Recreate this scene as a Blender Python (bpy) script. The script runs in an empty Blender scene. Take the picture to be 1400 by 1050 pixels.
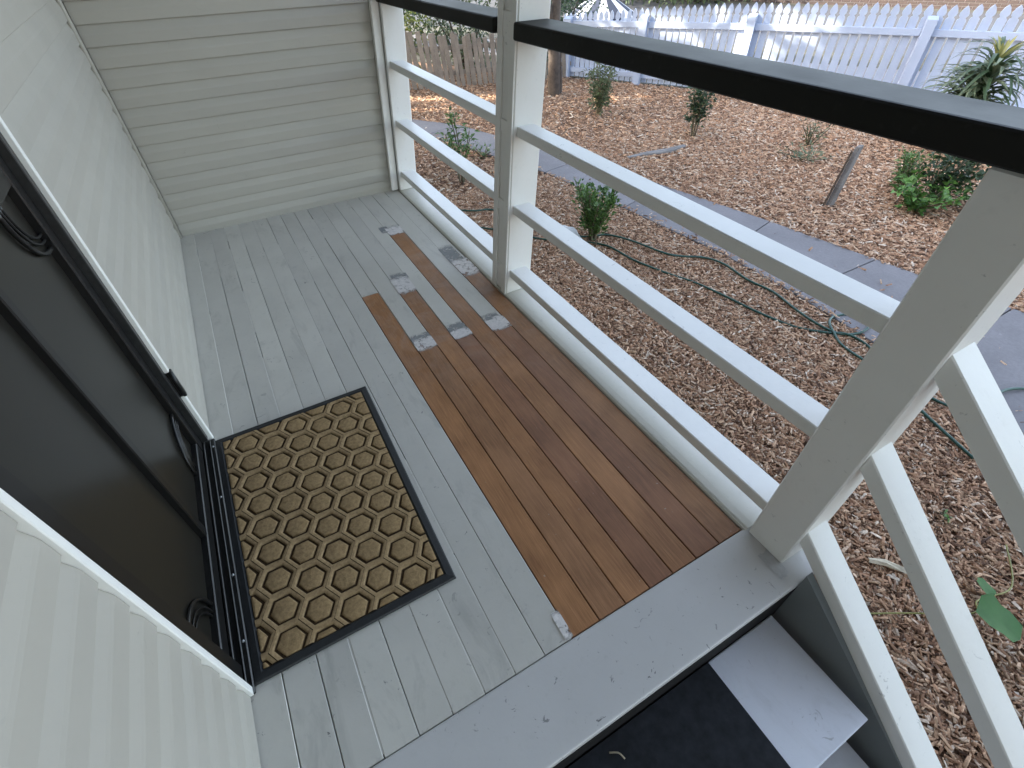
import bpy, bmesh, math, random
import numpy as np
from mathutils import Vector, Matrix, noise

random.seed(7)
rng = np.random.default_rng(11)
scene = bpy.context.scene
COL = scene.collection

# ------------------------------------------------------------------ camera
cam_d = bpy.data.cameras.new('camera')
cam_d.sensor_width = 36.0
cam_d.lens = 17.216
cam_d.clip_start = 0.02
cam_d.clip_end = 400
cam = bpy.data.objects.new('camera', cam_d)
COL.objects.link(cam)
_r = ((0.86977587, -0.49318421, -0.01610216),
      (-0.34928803, -0.59229581, -0.72607406),
      (0.34855102, 0.63714599, -0.68742794))
cam.matrix_world = Matrix(((_r[0][0], -_r[1][0], -_r[2][0], 0.0),
                           (_r[0][1], -_r[1][1], -_r[2][1], 0.0),
                           (_r[0][2], -_r[1][2], -_r[2][2], 1.4),
                           (0, 0, 0, 1)))
scene.camera = cam

# ------------------------------------------------------------------ light
TO_SUN = Vector((-0.775, 0.437, 0.454)).normalized()
world = bpy.data.worlds.new('World')
scene.world = world
world.use_nodes = True
wn = world.node_tree.nodes
wl = world.node_tree.links
wn.clear()
w_out = wn.new('ShaderNodeOutputWorld')
w_bg = wn.new('ShaderNodeBackground')
w_bg.inputs['Strength'].default_value = 0.15
w_sky = wn.new('ShaderNodeTexSky')
w_sky.sky_type = 'NISHITA'
w_sky.sun_disc = False
w_sky.sun_elevation = math.asin(TO_SUN.z)
w_sky.sun_rotation = math.atan2(TO_SUN.x, TO_SUN.y)
w_sky.air_density = 1.0
w_sky.dust_density = 2.0
w_sky.ozone_density = 1.0
w_hs = wn.new('ShaderNodeHueSaturation')
w_hs.inputs['Saturation'].default_value = 0.66
wl.new(w_sky.outputs[0], w_hs.inputs['Color'])
wl.new(w_hs.outputs[0], w_bg.inputs['Color'])
wl.new(w_bg.outputs[0], w_out.inputs['Surface'])

sun_d = bpy.data.lights.new('sun', 'SUN')
sun_d.energy = 3.2
sun_d.angle = math.radians(0.5)
sun_d.color = (1.0, 0.92, 0.80)
sun = bpy.data.objects.new('sun', sun_d)
COL.objects.link(sun)
sun.location = (-12, 8, 10)
sun.rotation_euler = (-TO_SUN).to_track_quat('-Z', 'Y').to_euler()

scene.view_settings.view_transform = 'Standard'
scene.view_settings.look = 'None'
scene.view_settings.exposure = 2.9
scene.view_settings.gamma = 1.0
scene.view_settings.use_curve_mapping = False
scene.render.engine = 'CYCLES'
scene.cycles.max_bounces = 8
scene.cycles.diffuse_bounces = 5
scene.cycles.glossy_bounces = 3
scene.cycles.use_denoising = True

GZ = -0.60          # garden level; porch floor top is z = 0
LEAN = 0.07         # the old railing leans outwards by about four degrees


# ------------------------------------------------------------------ materials
class MB:
    """Small node builder."""
    def __init__(self, name):
        self.m = bpy.data.materials.new(name)
        self.m.use_nodes = True
        self.nt = self.m.node_tree
        self.n = self.nt.nodes
        self.n.clear()
        self.out = self.n.new('ShaderNodeOutputMaterial')
        self.b = self.n.new('ShaderNodeBsdfPrincipled')
        self.link(self.b.outputs[0], self.out.inputs[0])

    def link(self, a, b):
        self.nt.links.new(a, b)

    def coord(self, kind='Object', scale=(1, 1, 1), rand=False):
        tc = self.n.new('ShaderNodeTexCoord')
        mp = self.n.new('ShaderNodeMapping')
        mp.inputs['Scale'].default_value = scale
        self.link(tc.outputs[kind], mp.inputs['Vector'])
        if rand:
            oi = self.n.new('ShaderNodeObjectInfo')
            ml = self.n.new('ShaderNodeMath')
            ml.operation = 'MULTIPLY'
            ml.inputs[1].default_value = 37.0
            self.link(oi.outputs['Random'], ml.inputs[0])
            cb = self.n.new('ShaderNodeCombineXYZ')
            for i in range(3):
                self.link(ml.outputs[0], cb.inputs[i])
            self.link(cb.outputs[0], mp.inputs['Location'])
        return mp.outputs[0]

    def noise(self, vec, scale, detail=4, rough=0.55, dist=0.0):
        t = self.n.new('ShaderNodeTexNoise')
        t.inputs['Scale'].default_value = scale
        t.inputs['Detail'].default_value = detail
        t.inputs['Roughness'].default_value = rough
        t.inputs['Distortion'].default_value = dist
        if vec is not None:
            self.link(vec, t.inputs['Vector'])
        return t.outputs['Fac']

    def voronoi(self, vec, scale, feature='F1', out='Distance'):
        t = self.n.new('ShaderNodeTexVoronoi')
        t.feature = feature
        t.inputs['Scale'].default_value = scale
        if vec is not None:
            self.link(vec, t.inputs['Vector'])
        return t.outputs[out]

    def ramp(self, fac, stops):
        r = self.n.new('ShaderNodeValToRGB')
        e = r.color_ramp.elements
        while len(e) < len(stops):
            e.new(0.5)
        for i, (p, c) in enumerate(stops):
            e[i].position = p
            c = (c, c, c) if isinstance(c, (int, float)) else c
            e[i].color = (c[0], c[1], c[2], 1)
        self.link(fac, r.inputs[0])
        return r.outputs[0]

    def mix(self, fac, a, b, mode='MIX'):
        m = self.n.new('ShaderNodeMix')
        m.data_type = 'RGBA'
        m.blend_type = mode
        for sock, v in ((m.inputs[0], fac), (m.inputs[6], a), (m.inputs[7], b)):
            if isinstance(v, (int, float)):
                sock.default_value = v
            elif isinstance(v, tuple):
                sock.default_value = (v[0], v[1], v[2], 1)
            else:
                self.link(v, sock)
        return m.outputs[2]

    def mapr(self, v, a, b2):
        m = self.n.new('ShaderNodeMapRange')
        m.inputs['From Min'].default_value = a
        m.inputs['From Max'].default_value = b2
        self.link(v, m.inputs['Value'])
        return m.outputs[0]

    def obj_random(self):
        return self.n.new('ShaderNodeObjectInfo').outputs['Random']

    def island_random(self):
        return self.n.new('ShaderNodeNewGeometry').outputs['Random Per Island']

    def bump(self, height, strength=0.3, dist=0.004):
        b = self.n.new('ShaderNodeBump')
        b.inputs['Strength'].default_value = strength
        b.inputs['Distance'].default_value = dist
        self.link(height, b.inputs['Height'])
        self.link(b.outputs[0], self.b.inputs['Normal'])

    def set(self, color=None, rough=None, metal=None, spec=None):
        for key, v in (('Base Color', color), ('Roughness', rough), ('Metallic', metal), ('Specular IOR Level', spec)):
            if v is None:
                continue
            s = self.b.inputs[key]
            if isinstance(v, (int, float)):
                s.default_value = v
            elif isinstance(v, tuple):
                s.default_value = (v[0], v[1], v[2], 1)
            else:
                self.link(v, s)
        return self.m


def paint(name, color, rough=0.5, spec=0.4, dirt=(0.3, 0.3, 0.27), dirt_amount=0.3, speck=0.0, bump=0.15, vary=0.05, patch=0.10, stain=0.0):
    b = MB(name)
    v = b.coord('Object', rand=True)
    big = b.noise(v, 3.0, 5, 0.6)
    fine = b.noise(v, 38.0, 4, 0.6)
    c = b.mix(b.ramp(big, [(0.35, 0.0), (0.75, 1.0)]), color, tuple(x * (1 - patch) for x in color))
    c = b.mix(b.ramp(fine, [(0.60, 0.0), (0.80, dirt_amount)]), c, dirt)
    if speck:
        sp = b.noise(v, 26.0, 3, 0.75, 1.2)
        sp2 = b.noise(v, 2.3, 2, 0.5)
        f = b.mix(1.0, b.ramp(sp, [(0.655, 0.0), (0.70, speck)]), b.ramp(sp2, [(0.45, 0.0), (0.62, 1.0)]), 'MULTIPLY')
        c = b.mix(f, c, (0.10, 0.10, 0.10))
    if stain:
        st1 = b.noise(b.coord('Object', (5, 1.6, 5), rand=True), 2.2, 5, 0.7, 0.8)
        c = b.mix(b.ramp(st1, [(0.55, 0.0), (0.75, stain)]), c, (0.25, 0.25, 0.225))
        st2 = b.noise(b.coord('Object', (14, 5, 14), rand=True), 2.0, 6, 0.8, 1.5)
        c = b.mix(b.ramp(st2, [(0.655, 0.0), (0.70, stain)]), c, (0.13, 0.13, 0.12))
    if vary:
        c = b.mix(b.ramp(b.obj_random(), [(0.0, 0.0), (1.0, 1.0)]), c, b.mix(1.0, c, (1 - vary, 1 - vary, 1 - vary * 0.9), 'MULTIPLY'))
    b.bump(b.noise(v, 60.0, 3, 0.6), bump, 0.002)
    return b.set(c, b.ramp(big, [(0.3, rough - 0.06), (0.8, rough + 0.08)]), spec=spec)


def timber(name, dark, light, rough=0.5, dusty=False):
    b = MB(name)
    v = b.coord('Object', (26, 1.1, 26), rand=True)
    v2 = b.coord('Object', (1, 1, 1), rand=True)
    g = b.noise(v, 3.0, 6, 0.65, 1.4)
    fine = b.noise(b.coord('Object', (160, 4, 160), rand=True), 4.0, 3, 0.6)
    blot = b.noise(v2, 5.0, 3, 0.5)
    c = b.ramp(g, [(0.25, dark), (0.75, light)])
    c = b.mix(b.ramp(fine, [(0.42, 0.45), (0.62, 0.0)]), c, tuple(x * 0.55 for x in dark))
    c = b.mix(b.ramp(blot, [(0.40, 0.0), (0.75, 0.35)]), c, tuple(min(1, x * 1.45) for x in light))
    c = b.mix(b.ramp(b.noise(v2, 90.0, 2, 0.5), [(0.74, 0.0), (0.78, 0.5)]), c, (0.45, 0.40, 0.34))
    if dusty:      # sanding dust and filler smears left towards the far ends of the new boards
        tc = b.n.new('ShaderNodeTexCoord')
        sx = b.n.new('ShaderNodeSeparateXYZ')
        b.link(tc.outputs['Object'], sx.inputs[0])
        far = b.ramp(b.mapr(sx.outputs[1], 0.9, 1.5), [(0.0, 0.0), (1.0, 1.0)])
        cl = b.ramp(b.noise(v2, 7.0, 5, 0.7, 1.0), [(0.42, 0.0), (0.78, 0.30)])
        c = b.mix(b.mix(1.0, far, cl, 'MULTIPLY'), c, (0.50, 0.44, 0.40))
    b.bump(fine, 0.25, 0.0015)
    return b.set(c, b.ramp(g, [(0.2, rough - 0.05), (0.8, rough + 0.1)]), spec=0.4)


def plain(name, color, rough=0.5, metal=0.0, spec=0.5, var=0.12, scale=25.0, bump=0.0):
    b = MB(name)
    v = b.coord('Object', rand=True)
    f = b.noise(v, scale, 4, 0.6)
    c = b.ramp(f, [(0.25, tuple(x * (1 - var) for x in color)), (0.75, tuple(min(1, x * (1 + var)) for x in color))])
    if bump:
        b.bump(f, bump, 0.002)
    return b.set(c, rough, metal, spec)


def leafmat(name, c1, c2, rough=0.45):
    b = MB(name)
    r = b.island_random()
    c = b.ramp(r, [(0.0, c1), (0.75, c2), (1.0, tuple(min(1, x * 1.35) for x in c2))])
    b.set(c, rough, spec=0.4)
    b.b.inputs['Transmission Weight'].default_value = 0.0
    tr = b.n.new('ShaderNodeBsdfTranslucent')
    b.link(c, tr.inputs['Color'])
    mx = b.n.new('ShaderNodeMixShader')
    mx.inputs[0].default_value = 0.3
    b.link(b.b.outputs[0], mx.inputs[1])
    b.link(tr.outputs[0], mx.inputs[2])
    b.link(mx.outputs[0], b.out.inputs[0])
    return b.m


def chipmat(name):
    b = MB(name)
    r = b.island_random()
    c = b.ramp(r, [(0.0, (0.075, 0.042, 0.028)), (0.14, (0.27, 0.145, 0.085)), (0.42, (0.49, 0.28, 0.165)),
                   (0.80, (0.62, 0.41, 0.26)), (0.93, (0.66, 0.50, 0.37)), (1.0, (0.75, 0.64, 0.51))])
    v = b.coord('Object')
    c = b.mix(b.ramp(b.noise(v, 120, 2, 0.5), [(0.35, 0.4), (0.65, 0.0)]), c, (0.07, 0.038, 0.022))
    return b.set(c, 0.8, spec=0.25)


def mulchmat(name):
    b = MB(name)
    v = b.coord('Object')
    w = b.noise(v, 7.0, 3, 0.6)
    cells = b.voronoi(v, 55.0, 'F1', 'Color')
    sep = b.n.new('ShaderNodeSeparateColor')
    b.link(cells, sep.inputs[0])
    c = b.ramp(sep.outputs[0], [(0.0, (0.10, 0.058, 0.038)), (0.5, (0.25, 0.145, 0.092)), (1.0, (0.44, 0.28, 0.18))])
    c = b.mix(b.ramp(w, [(0.35, 0.35), (0.7, 0.0)]), c, (0.11, 0.066, 0.045))
    b.bump(b.voronoi(v, 55.0), 0.8, 0.02)
    return b.set(c, 0.9, spec=0.2)


def concretemat(name, col):
    b = MB(name)
    v = b.coord('Object', rand=True)
    n1 = b.noise(v, 2.2, 5, 0.6)
    n2 = b.noise(v, 45.0, 4, 0.7)
    c = b.ramp(n1, [(0.3, tuple(x * 0.8 for x in col)), (0.7, tuple(x * 1.15 for x in col))])
    c = b.mix(b.ramp(n2, [(0.35, 0.35), (0.6, 0.0)]), c, tuple(x * 0.6 for x in col))
    c = b.mix(b.ramp(b.noise(v, 11.0, 3, 0.6), [(0.68, 0.0), (0.76, 0.45)]), c, tuple(min(1, x * 1.9) for x in col))
    b.bump(n2, 0.35, 0.004)
    return b.set(c, 0.85, spec=0.3)


M = {}
M['floor'] = paint('floor_paint', (0.610, 0.590, 0.530), 0.42, speck=0.85, dirt=(0.36, 0.36, 0.34), dirt_amount=0.3, vary=0.10, patch=0.14, stain=0.38)
M['front'] = paint('front_board_paint', (0.555, 0.545, 0.530), 0.42, speck=0.85, dirt_amount=0.2)
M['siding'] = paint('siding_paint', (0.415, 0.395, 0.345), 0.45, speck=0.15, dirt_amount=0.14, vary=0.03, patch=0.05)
M['white'] = paint('white_paint', (0.78, 0.77, 0.73), 0.40, speck=0.35, dirt=(0.5, 0.48, 0.44), dirt_amount=0.18, vary=0.03, patch=0.05)
M['cream'] = paint('cream_edge_paint', (0.60, 0.58, 0.51), 0.45, dirt=(0.3, 0.28, 0.24), dirt_amount=0.35, speck=0.5)
M['trim'] = paint('bright_trim_paint', (0.86, 0.86, 0.82), 0.35, dirt_amount=0.05, vary=0)
M['handrail'] = paint('dark_gloss_paint', (0.011, 0.011, 0.009), 0.55, spec=0.20, dirt=(0.05, 0.05, 0.05), dirt_amount=0.25, vary=0, bump=0.1)
M['wood_a'] = timber('merbau_tan', (0.245, 0.105, 0.040), (0.440, 0.215, 0.090), dusty=True)
M['wood_b'] = timber('merbau_brown', (0.215, 0.098, 0.042), (0.400, 0.200, 0.092), dusty=True)
M['wood_c'] = timber('merbau_red', (0.185, 0.078, 0.036), (0.330, 0.155, 0.076), dusty=True)
M['putty'] = plain('white_filler', (0.84, 0.80, 0.77), 0.8, var=0.2, scale=60, bump=0.6)
M['primer'] = plain('grey_primer', (0.24, 0.26, 0.28), 0.7, var=0.35, scale=50)
def smear(name, color, cover):
    b = MB(name)
    v = b.coord('Object', rand=True)
    n1 = b.noise(v, 55, 5, 0.75)
    c = b.ramp(n1, [(0.3, tuple(x * 0.72 for x in color)), (0.7, color)])
    b.set(c, 0.85, spec=0.2)
    tc = b.n.new('ShaderNodeTexCoord')
    sb = b.n.new('ShaderNodeVectorMath')
    sb.operation = 'DISTANCE'
    sb.inputs[1].default_value = (0.5, 0.5, 0.5)
    mp = b.n.new('ShaderNodeMapping')
    mp.inputs['Scale'].default_value = (0.35, 1, 0)
    mp.inputs['Location'].default_value = (0.325, 0, 0.5)
    b.link(tc.outputs['Generated'], mp.inputs['Vector'])
    b.link(mp.outputs[0], sb.inputs[0])
    edge = b.ramp(b.mapr(sb.outputs['Value'], 0.20, 0.50), [(0.0, 1.0), (1.0, 0.0)])
    brk = b.ramp(b.noise(v, 30, 5, 0.7, 0.6), [(0.34, 0.12), (0.52, 1.0)])
    streak = b.ramp(b.noise(b.coord('Object', (20, 70, 20), rand=True), 2.0, 4, 0.7), [(0.3, 0.55), (0.6, 1.0)])
    a = b.mix(1.0, b.mix(1.0, edge, brk, 'MULTIPLY'), streak, 'MULTIPLY')
    a = b.ramp(a, [(0.12, 0.0), (0.55, cover)])
    tr = b.n.new('ShaderNodeBsdfTransparent')
    mx = b.n.new('ShaderNodeMixShader')
    b.link(a, mx.inputs[0])
    b.link(tr.outputs[0], mx.inputs[1])
    b.link(b.b.outputs[0], mx.inputs[2])
    b.link(mx.outputs[0], b.out.inputs[0])
    return b.m


M['putty'] = smear('white_filler', (0.84, 0.80, 0.77), 0.92)
M['primer'] = smear('grey_primer', (0.33, 0.34, 0.35), 0.65)
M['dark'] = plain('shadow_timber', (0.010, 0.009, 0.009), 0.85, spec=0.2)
M['alu'] = plain('black_aluminium', (0.010, 0.010, 0.010), 0.32, var=0.2)
M['alu2'] = plain('worn_black_aluminium', (0.022, 0.023, 0.023), 0.38, var=0.4, scale=60)
M['mesh'] = plain('dark_insect_mesh', (0.017, 0.016, 0.013), 0.28, spec=0.5, var=0.15, scale=3)
M['rubber'] = plain('black_rubber', (0.015, 0.016, 0.017), 0.6, var=0.25, scale=120, bump=0.3)
M['mat_pad'] = plain('tan_carpet_pile', (0.310, 0.212, 0.108), 0.95, spec=0.1, var=0.30, scale=90, bump=0.9)
M['mat_ridge'] = plain('tan_carpet_ridge', (0.340, 0.237, 0.126), 0.95, spec=0.1, var=0.30, scale=90, bump=0.9)
M['mat_base'] = plain('brown_carpet_groove', (0.060, 0.040, 0.023), 0.95, spec=0.1, var=0.25, scale=160)
M['stairmat'] = plain('black_stair_mat', (0.014, 0.016, 0.020), 0.75, var=0.5, scale=40, bump=0.4, spec=0.3)
M['tread'] = paint('pale_tread_paint', (0.72, 0.74, 0.80), 0.45, dirt=(0.4, 0.4, 0.42), dirt_amount=0.2, speck=0.5, vary=0, stain=0.14)
M['stringer'] = paint('grey_stringer_paint', (0.16, 0.175, 0.175), 0.5, dirt_amount=0.1, vary=0)
M['mulch'] = mulchmat('mulch_soil')
M['chip'] = chipmat('wood_chips')
M['path'] = concretemat('path_concrete', (0.185, 0.175, 0.180))
M['stone'] = concretemat('pale_stone', (0.50, 0.50, 0.50))
M['picket'] = paint('picket_shade_blue_paint', (0.36, 0.415, 0.535), 0.55, dirt_amount=0.08, vary=0.06)  # white fence; the blue, dimmer tone of shade is put into its base colour
M['paling'] = timber('grey_weathered_paling', (0.13, 0.105, 0.085), (0.32, 0.27, 0.22), 0.85)
M['stake'] = timber('grey_stake_timber', (0.12, 0.11, 0.105), (0.25, 0.235, 0.225), 0.85)
M['bark'] = plain('bark', (0.070, 0.052, 0.040), 0.9, var=0.5, scale=18, bump=0.9)
M['hose'] = plain('green_hose', (0.008, 0.050, 0.034), 0.4, var=0.2)
M['leaf_olive'] = leafmat('leaf_olive', (0.035, 0.055, 0.025), (0.10, 0.13, 0.06))
M['leaf_dark'] = leafmat('leaf_dark', (0.018, 0.036, 0.018), (0.050, 0.085, 0.038))
M['leaf_mid'] = leafmat('leaf_mid', (0.035, 0.085, 0.022), (0.10, 0.17, 0.045))
M['leaf_bright'] = leafmat('leaf_bright', (0.04, 0.10, 0.022), (0.11, 0.22, 0.05))
M['leaf_yellow'] = leafmat('leaf_yellow', (0.08, 0.11, 0.02), (0.24, 0.26, 0.06))
M['leaf_grey'] = leafmat('leaf_grey', (0.060, 0.095, 0.050), (0.170, 0.205, 0.125))
M['leaf_tip'] = leafmat('leaf_tip', (0.16, 0.16, 0.05), (0.30, 0.28, 0.09))
M['leaf_big'] = plain('broad_leaf_green', (0.026, 0.090, 0.016), 0.6, spec=0.2, var=0.15, scale=30)
M['stem'] = plain('green_brown_stem', (0.10, 0.085, 0.05), 0.8, var=0.3)
M['twig'] = plain('pale_dry_twig', (0.42, 0.36, 0.26), 0.8, var=0.25)
M['stripe_dark'] = plain('slate_blue_canvas', (0.016, 0.022, 0.040), 0.85)
M['stripe_light'] = plain('white_canvas', (0.45, 0.46, 0.50), 0.85)
M['road'] = concretemat('road_asphalt', (0.055, 0.055, 0.058))
M['verge'] = plain('dry_verge', (0.045, 0.042, 0.028), 0.95, var=0.5, scale=6, bump=0.6)
M['brick'] = plain('red_brown_brick', (0.055, 0.038, 0.032), 0.85, var=0.3, scale=30, bump=0.4)
M['mortar'] = plain('mortar', (0.34, 0.31, 0.28), 0.9)
M['roof'] = plain('grey_roof_steel', (0.30, 0.31, 0.32), 0.45, var=0.08)
M['ceiling'] = paint('ceiling_paint', (0.30, 0.30, 0.27), 0.5, dirt_amount=0.05, vary=0)


# ------------------------------------------------------------------ helpers
def link(name, data, parent=None, kind=None, label=None, cat=None, group=None, loc=None):
    o = bpy.data.objects.new(name, data)
    COL.objects.link(o)
    if parent is not None:
        o.parent = parent
    if loc is not None:
        o.location = loc
    for k, v in (('kind', kind), ('label', label), ('category', cat), ('group', group)):
        if v:
            o[k] = v
    return o


def thing(name, label, cat, loc=(0, 0, 0), group=None):
    o = link(name, None, None, None, label, cat, group, loc)
    o.empty_display_size = 0.1
    return o


def mesh_from(name, verts, faces, mat, smooth=False):
    me = bpy.data.meshes.new(name)
    me.from_pydata([tuple(v) for v in verts], [], faces)
    me.materials.append(mat)
    if smooth:
        me.polygons.foreach_set('use_smooth', [True] * len(me.polygons))
    me.update()
    return me


def bm_mesh(name, bm, mat, smooth=False):
    bmesh.ops.recalc_face_normals(bm, faces=bm.faces)
    me = bpy.data.meshes.new(name)
    bm.to_mesh(me)
    bm.free()
    me.materials.append(mat)
    if smooth:
        me.polygons.foreach_set('use_smooth', [True] * len(me.polygons))
    return me


def hexa(name, c8, mat, bevel=0.0, seg=1):
    """Prism from 4 bottom + 4 top corners."""
    bm = bmesh.new()
    v = [bm.verts.new(p) for p in c8]
    for f in ((3, 2, 1, 0), (4, 5, 6, 7), (0, 1, 5, 4), (1, 2, 6, 5), (2, 3, 7, 6), (3, 0, 4, 7)):
        bm.faces.new([v[i] for i in f])
    if bevel:
        bmesh.ops.bevel(bm, geom=list(bm.edges), offset=bevel, segments=seg, profile=0.6, affect='EDGES')
    return bm_mesh(name, bm, mat)


def box(name, x0, x1, y0, y1, z0, z1, mat, bevel=0.0, seg=1):
    return hexa(name, [(x0, y0, z0), (x1, y0, z0), (x1, y1, z0), (x0, y1, z0),
                       (x0, y0, z1), (x1, y0, z1), (x1, y1, z1), (x0, y1, z1)], mat, bevel, seg)


def sweep(name, profile, axis_pts, mat, cap=True, smooth=False):
    """profile points are given per station: list of lists of 3D points, joined into a tube."""
    verts, faces = [], []
    n = len(profile[0])
    for st in profile:
        verts += list(st)
    for s in range(len(profile) - 1):
        for i in range(n):
            j = (i + 1) % n
            faces.append((s * n + i, s * n + j, (s + 1) * n + j, (s + 1) * n + i))
    if cap:
        faces.append(tuple(range(n))[::-1])
        faces.append(tuple(range((len(profile) - 1) * n, len(profile) * n)))
    return mesh_from(name, verts, faces, mat, smooth)


def tube_geo(pts, radii, sides=6):
    pts = [Vector(p) for p in pts]
    verts, faces = [], []
    for i, p in enumerate(pts):
        d = (pts[min(i + 1, len(pts) - 1)] - pts[max(i - 1, 0)]).normalized()
        a = d.orthogonal().normalized() if i == 0 else (a - d * a.dot(d)).normalized()
        b = d.cross(a)
        r = radii if isinstance(radii, (int, float)) else radii[i]
        for k in range(sides):
            t = 2 * math.pi * k / sides
            verts.append(p + (a * math.cos(t) + b * math.sin(t)) * r)
    for i in range(len(pts) - 1):
        for k in range(sides):
            j = (k + 1) % sides
            faces.append((i * sides + k, i * sides + j, (i + 1) * sides + j, (i + 1) * sides + k))
    faces.append(tuple(range(sides))[::-1])
    faces.append(tuple(range((len(pts) - 1) * sides, len(pts) * sides)))
    return verts, faces


def join_geo(parts):
    V, F = [], []
    for v, f in parts:
        o = len(V)
        V += v
        F += [tuple(i + o for i in q) for q in f]
    return V, F


def smooth_path(pts, n=6):
    """Catmull-Rom resample."""
    pts = [Vector(p) for p in pts]
    out = []
    for i in range(len(pts) - 1):
        p0, p1, p2, p3 = pts[max(i - 1, 0)], pts[i], pts[i + 1], pts[min(i + 2, len(pts) - 1)]
        for k in range(n):
            t = k / n
            out.append(0.5 * ((2 * p1) + (p2 - p0) * t + (2 * p0 - 5 * p1 + 4 * p2 - p3) * t * t + (3 * p1 - p0 - 3 * p2 + p3) * t ** 3))
    out.append(pts[-1])
    return out


def copy_obj(src, name=None, parent=None, loc=None, rot=None, scale=None):
    c = src.copy()
    COL.objects.link(c)
    if parent is not None:
        c.parent = parent
    if loc is not None:
        c.location = loc
    if rot is not None:
        c.rotation_euler = rot
    if scale is not None:
        c.scale = scale
    return c


# ------------------------------------------------------------------ ground, path, road
def grid_ground():
    xs = np.concatenate([np.linspace(-60, -2, 8), np.linspace(0, 11, 90), np.linspace(13, 160, 18)])
    ys = np.concatenate([np.linspace(-60, -4, 8), np.linspace(-3, 10, 100), np.linspace(12, 160, 18)])
    V = []
    for y in ys:
        for x in xs:
            z = GZ
            if 1.3 < x < 11 and -3 < y < 10:
                z += 0.012 * noise.noise((x * 1.7, y * 1.7, 0.0)) - 0.006
            V.append((x, y, z - 0.004))
    nx = len(xs)
    F = [(j * nx + i, j * nx + i + 1, (j + 1) * nx + i + 1, (j + 1) * nx + i) for j in range(len(ys) - 1) for i in range(nx - 1)]
    return mesh_from('garden_ground', V, F, M['mulch'], True)


link('garden_ground', grid_ground(), kind='structure')

# concrete path: (near edge, far edge) pairs from the stairs end to the far end
PN = [(2.95, -3.0), (3.02, -1.2), (3.08, 0.1), (3.15, 0.75), (3.22, 1.62), (3.22, 2.3), (3.10, 3.4), (2.95, 4.55), (2.70, 5.35), (2.38, 6.45), (1.6, 6.9), (0.0, 7.0)]
PF = [(4.75, -3.0), (4.68, -1.2), (4.45, 0.1), (4.32, 0.75), (4.17, 1.62), (4.02, 2.5), (3.78, 3.6), (3.50, 4.65), (3.26, 5.4), (2.88, 6.6), (2.2, 7.5), (0.0, 7.7)]
path = link('garden_path', box('path_bed', -0.2, 0.1, 7.05, 7.65, GZ - 0.06, GZ - 0.01, M['path']), kind='structure')
for i in range(len(PN) - 1):
    a, b, c, d = PN[i], PF[i], PF[i + 1], PN[i + 1]
    g = 0.004
    def sh(p, q):
        v = Vector((q[0] - p[0], q[1] - p[1]))
        v = v * (g / v.length)
        return (p[0] + v.x, p[1] + v.y)
    a2, d2, b2, c2 = sh(a, d), sh(d, a), sh(b, c), sh(c, b)
    lo, hi = GZ - 0.06, GZ + 0.022
    link('path_slab', hexa('path_slab', [(a2[0], a2[1], lo), (b2[0], b2[1], lo), (c2[0], c2[1], lo), (d2[0], d2[1], lo),
                                         (a2[0], a2[1], hi), (b2[0], b2[1], hi), (c2[0], c2[1], hi), (d2[0], d2[1], hi)], M['path'], 0.004), path)

# fence line (white pickets) in the garden
FA = Vector((5.732, 8.061))
FU = Vector((0.544, -0.839)).normalized()
FN = Vector((0.839, 0.544))     # away from the porch, towards the street


def fence_pt(s, off=0.0):
    p = FA + FU * s + FN * off
    return p.x, p.y


def strip(name, s0, s1, o0, o1, z, mat, kind='structure'):
    c = [fence_pt(s0, o0), fence_pt(s1, o0), fence_pt(s1, o1), fence_pt(s0, o1)]
    return link(name, hexa(name, [(p[0], p[1], z - 0.05) for p in c] + [(p[0], p[1], z) for p in c], mat), kind=kind)


strip('verge', -40, 60, 0.05, 1.18, GZ + 0.004, M['verge'])
strip('verge', -40, 60, 2.72, 3.98, GZ + 0.006, M['verge'])
strip('verge', -40, 80, 11.02, 70, GZ + 0.006, M['verge'])
strip('footpath', -40, 60, 1.2, 2.7, GZ + 0.01, M['path'])
strip('road', -40, 60, 4.0, 11.0, GZ + 0.008, M['road'])

# ------------------------------------------------------------------ bark mulch chips
def inside_path(x, y):
    ins = np.zeros(len(x), bool)
    for i in range(len(PN) - 1):
        q = [PN[i], PF[i], PF[i + 1], PN[i + 1]]
        w = np.ones(len(x), bool)
        for k in range(4):
            a, b = q[k], q[(k + 1) % 4]
            w &= ((b[0] - a[0]) * (y - a[1]) - (b[1] - a[1]) * (x - a[0])) > 0
        ins |= w
    return ins


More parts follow.
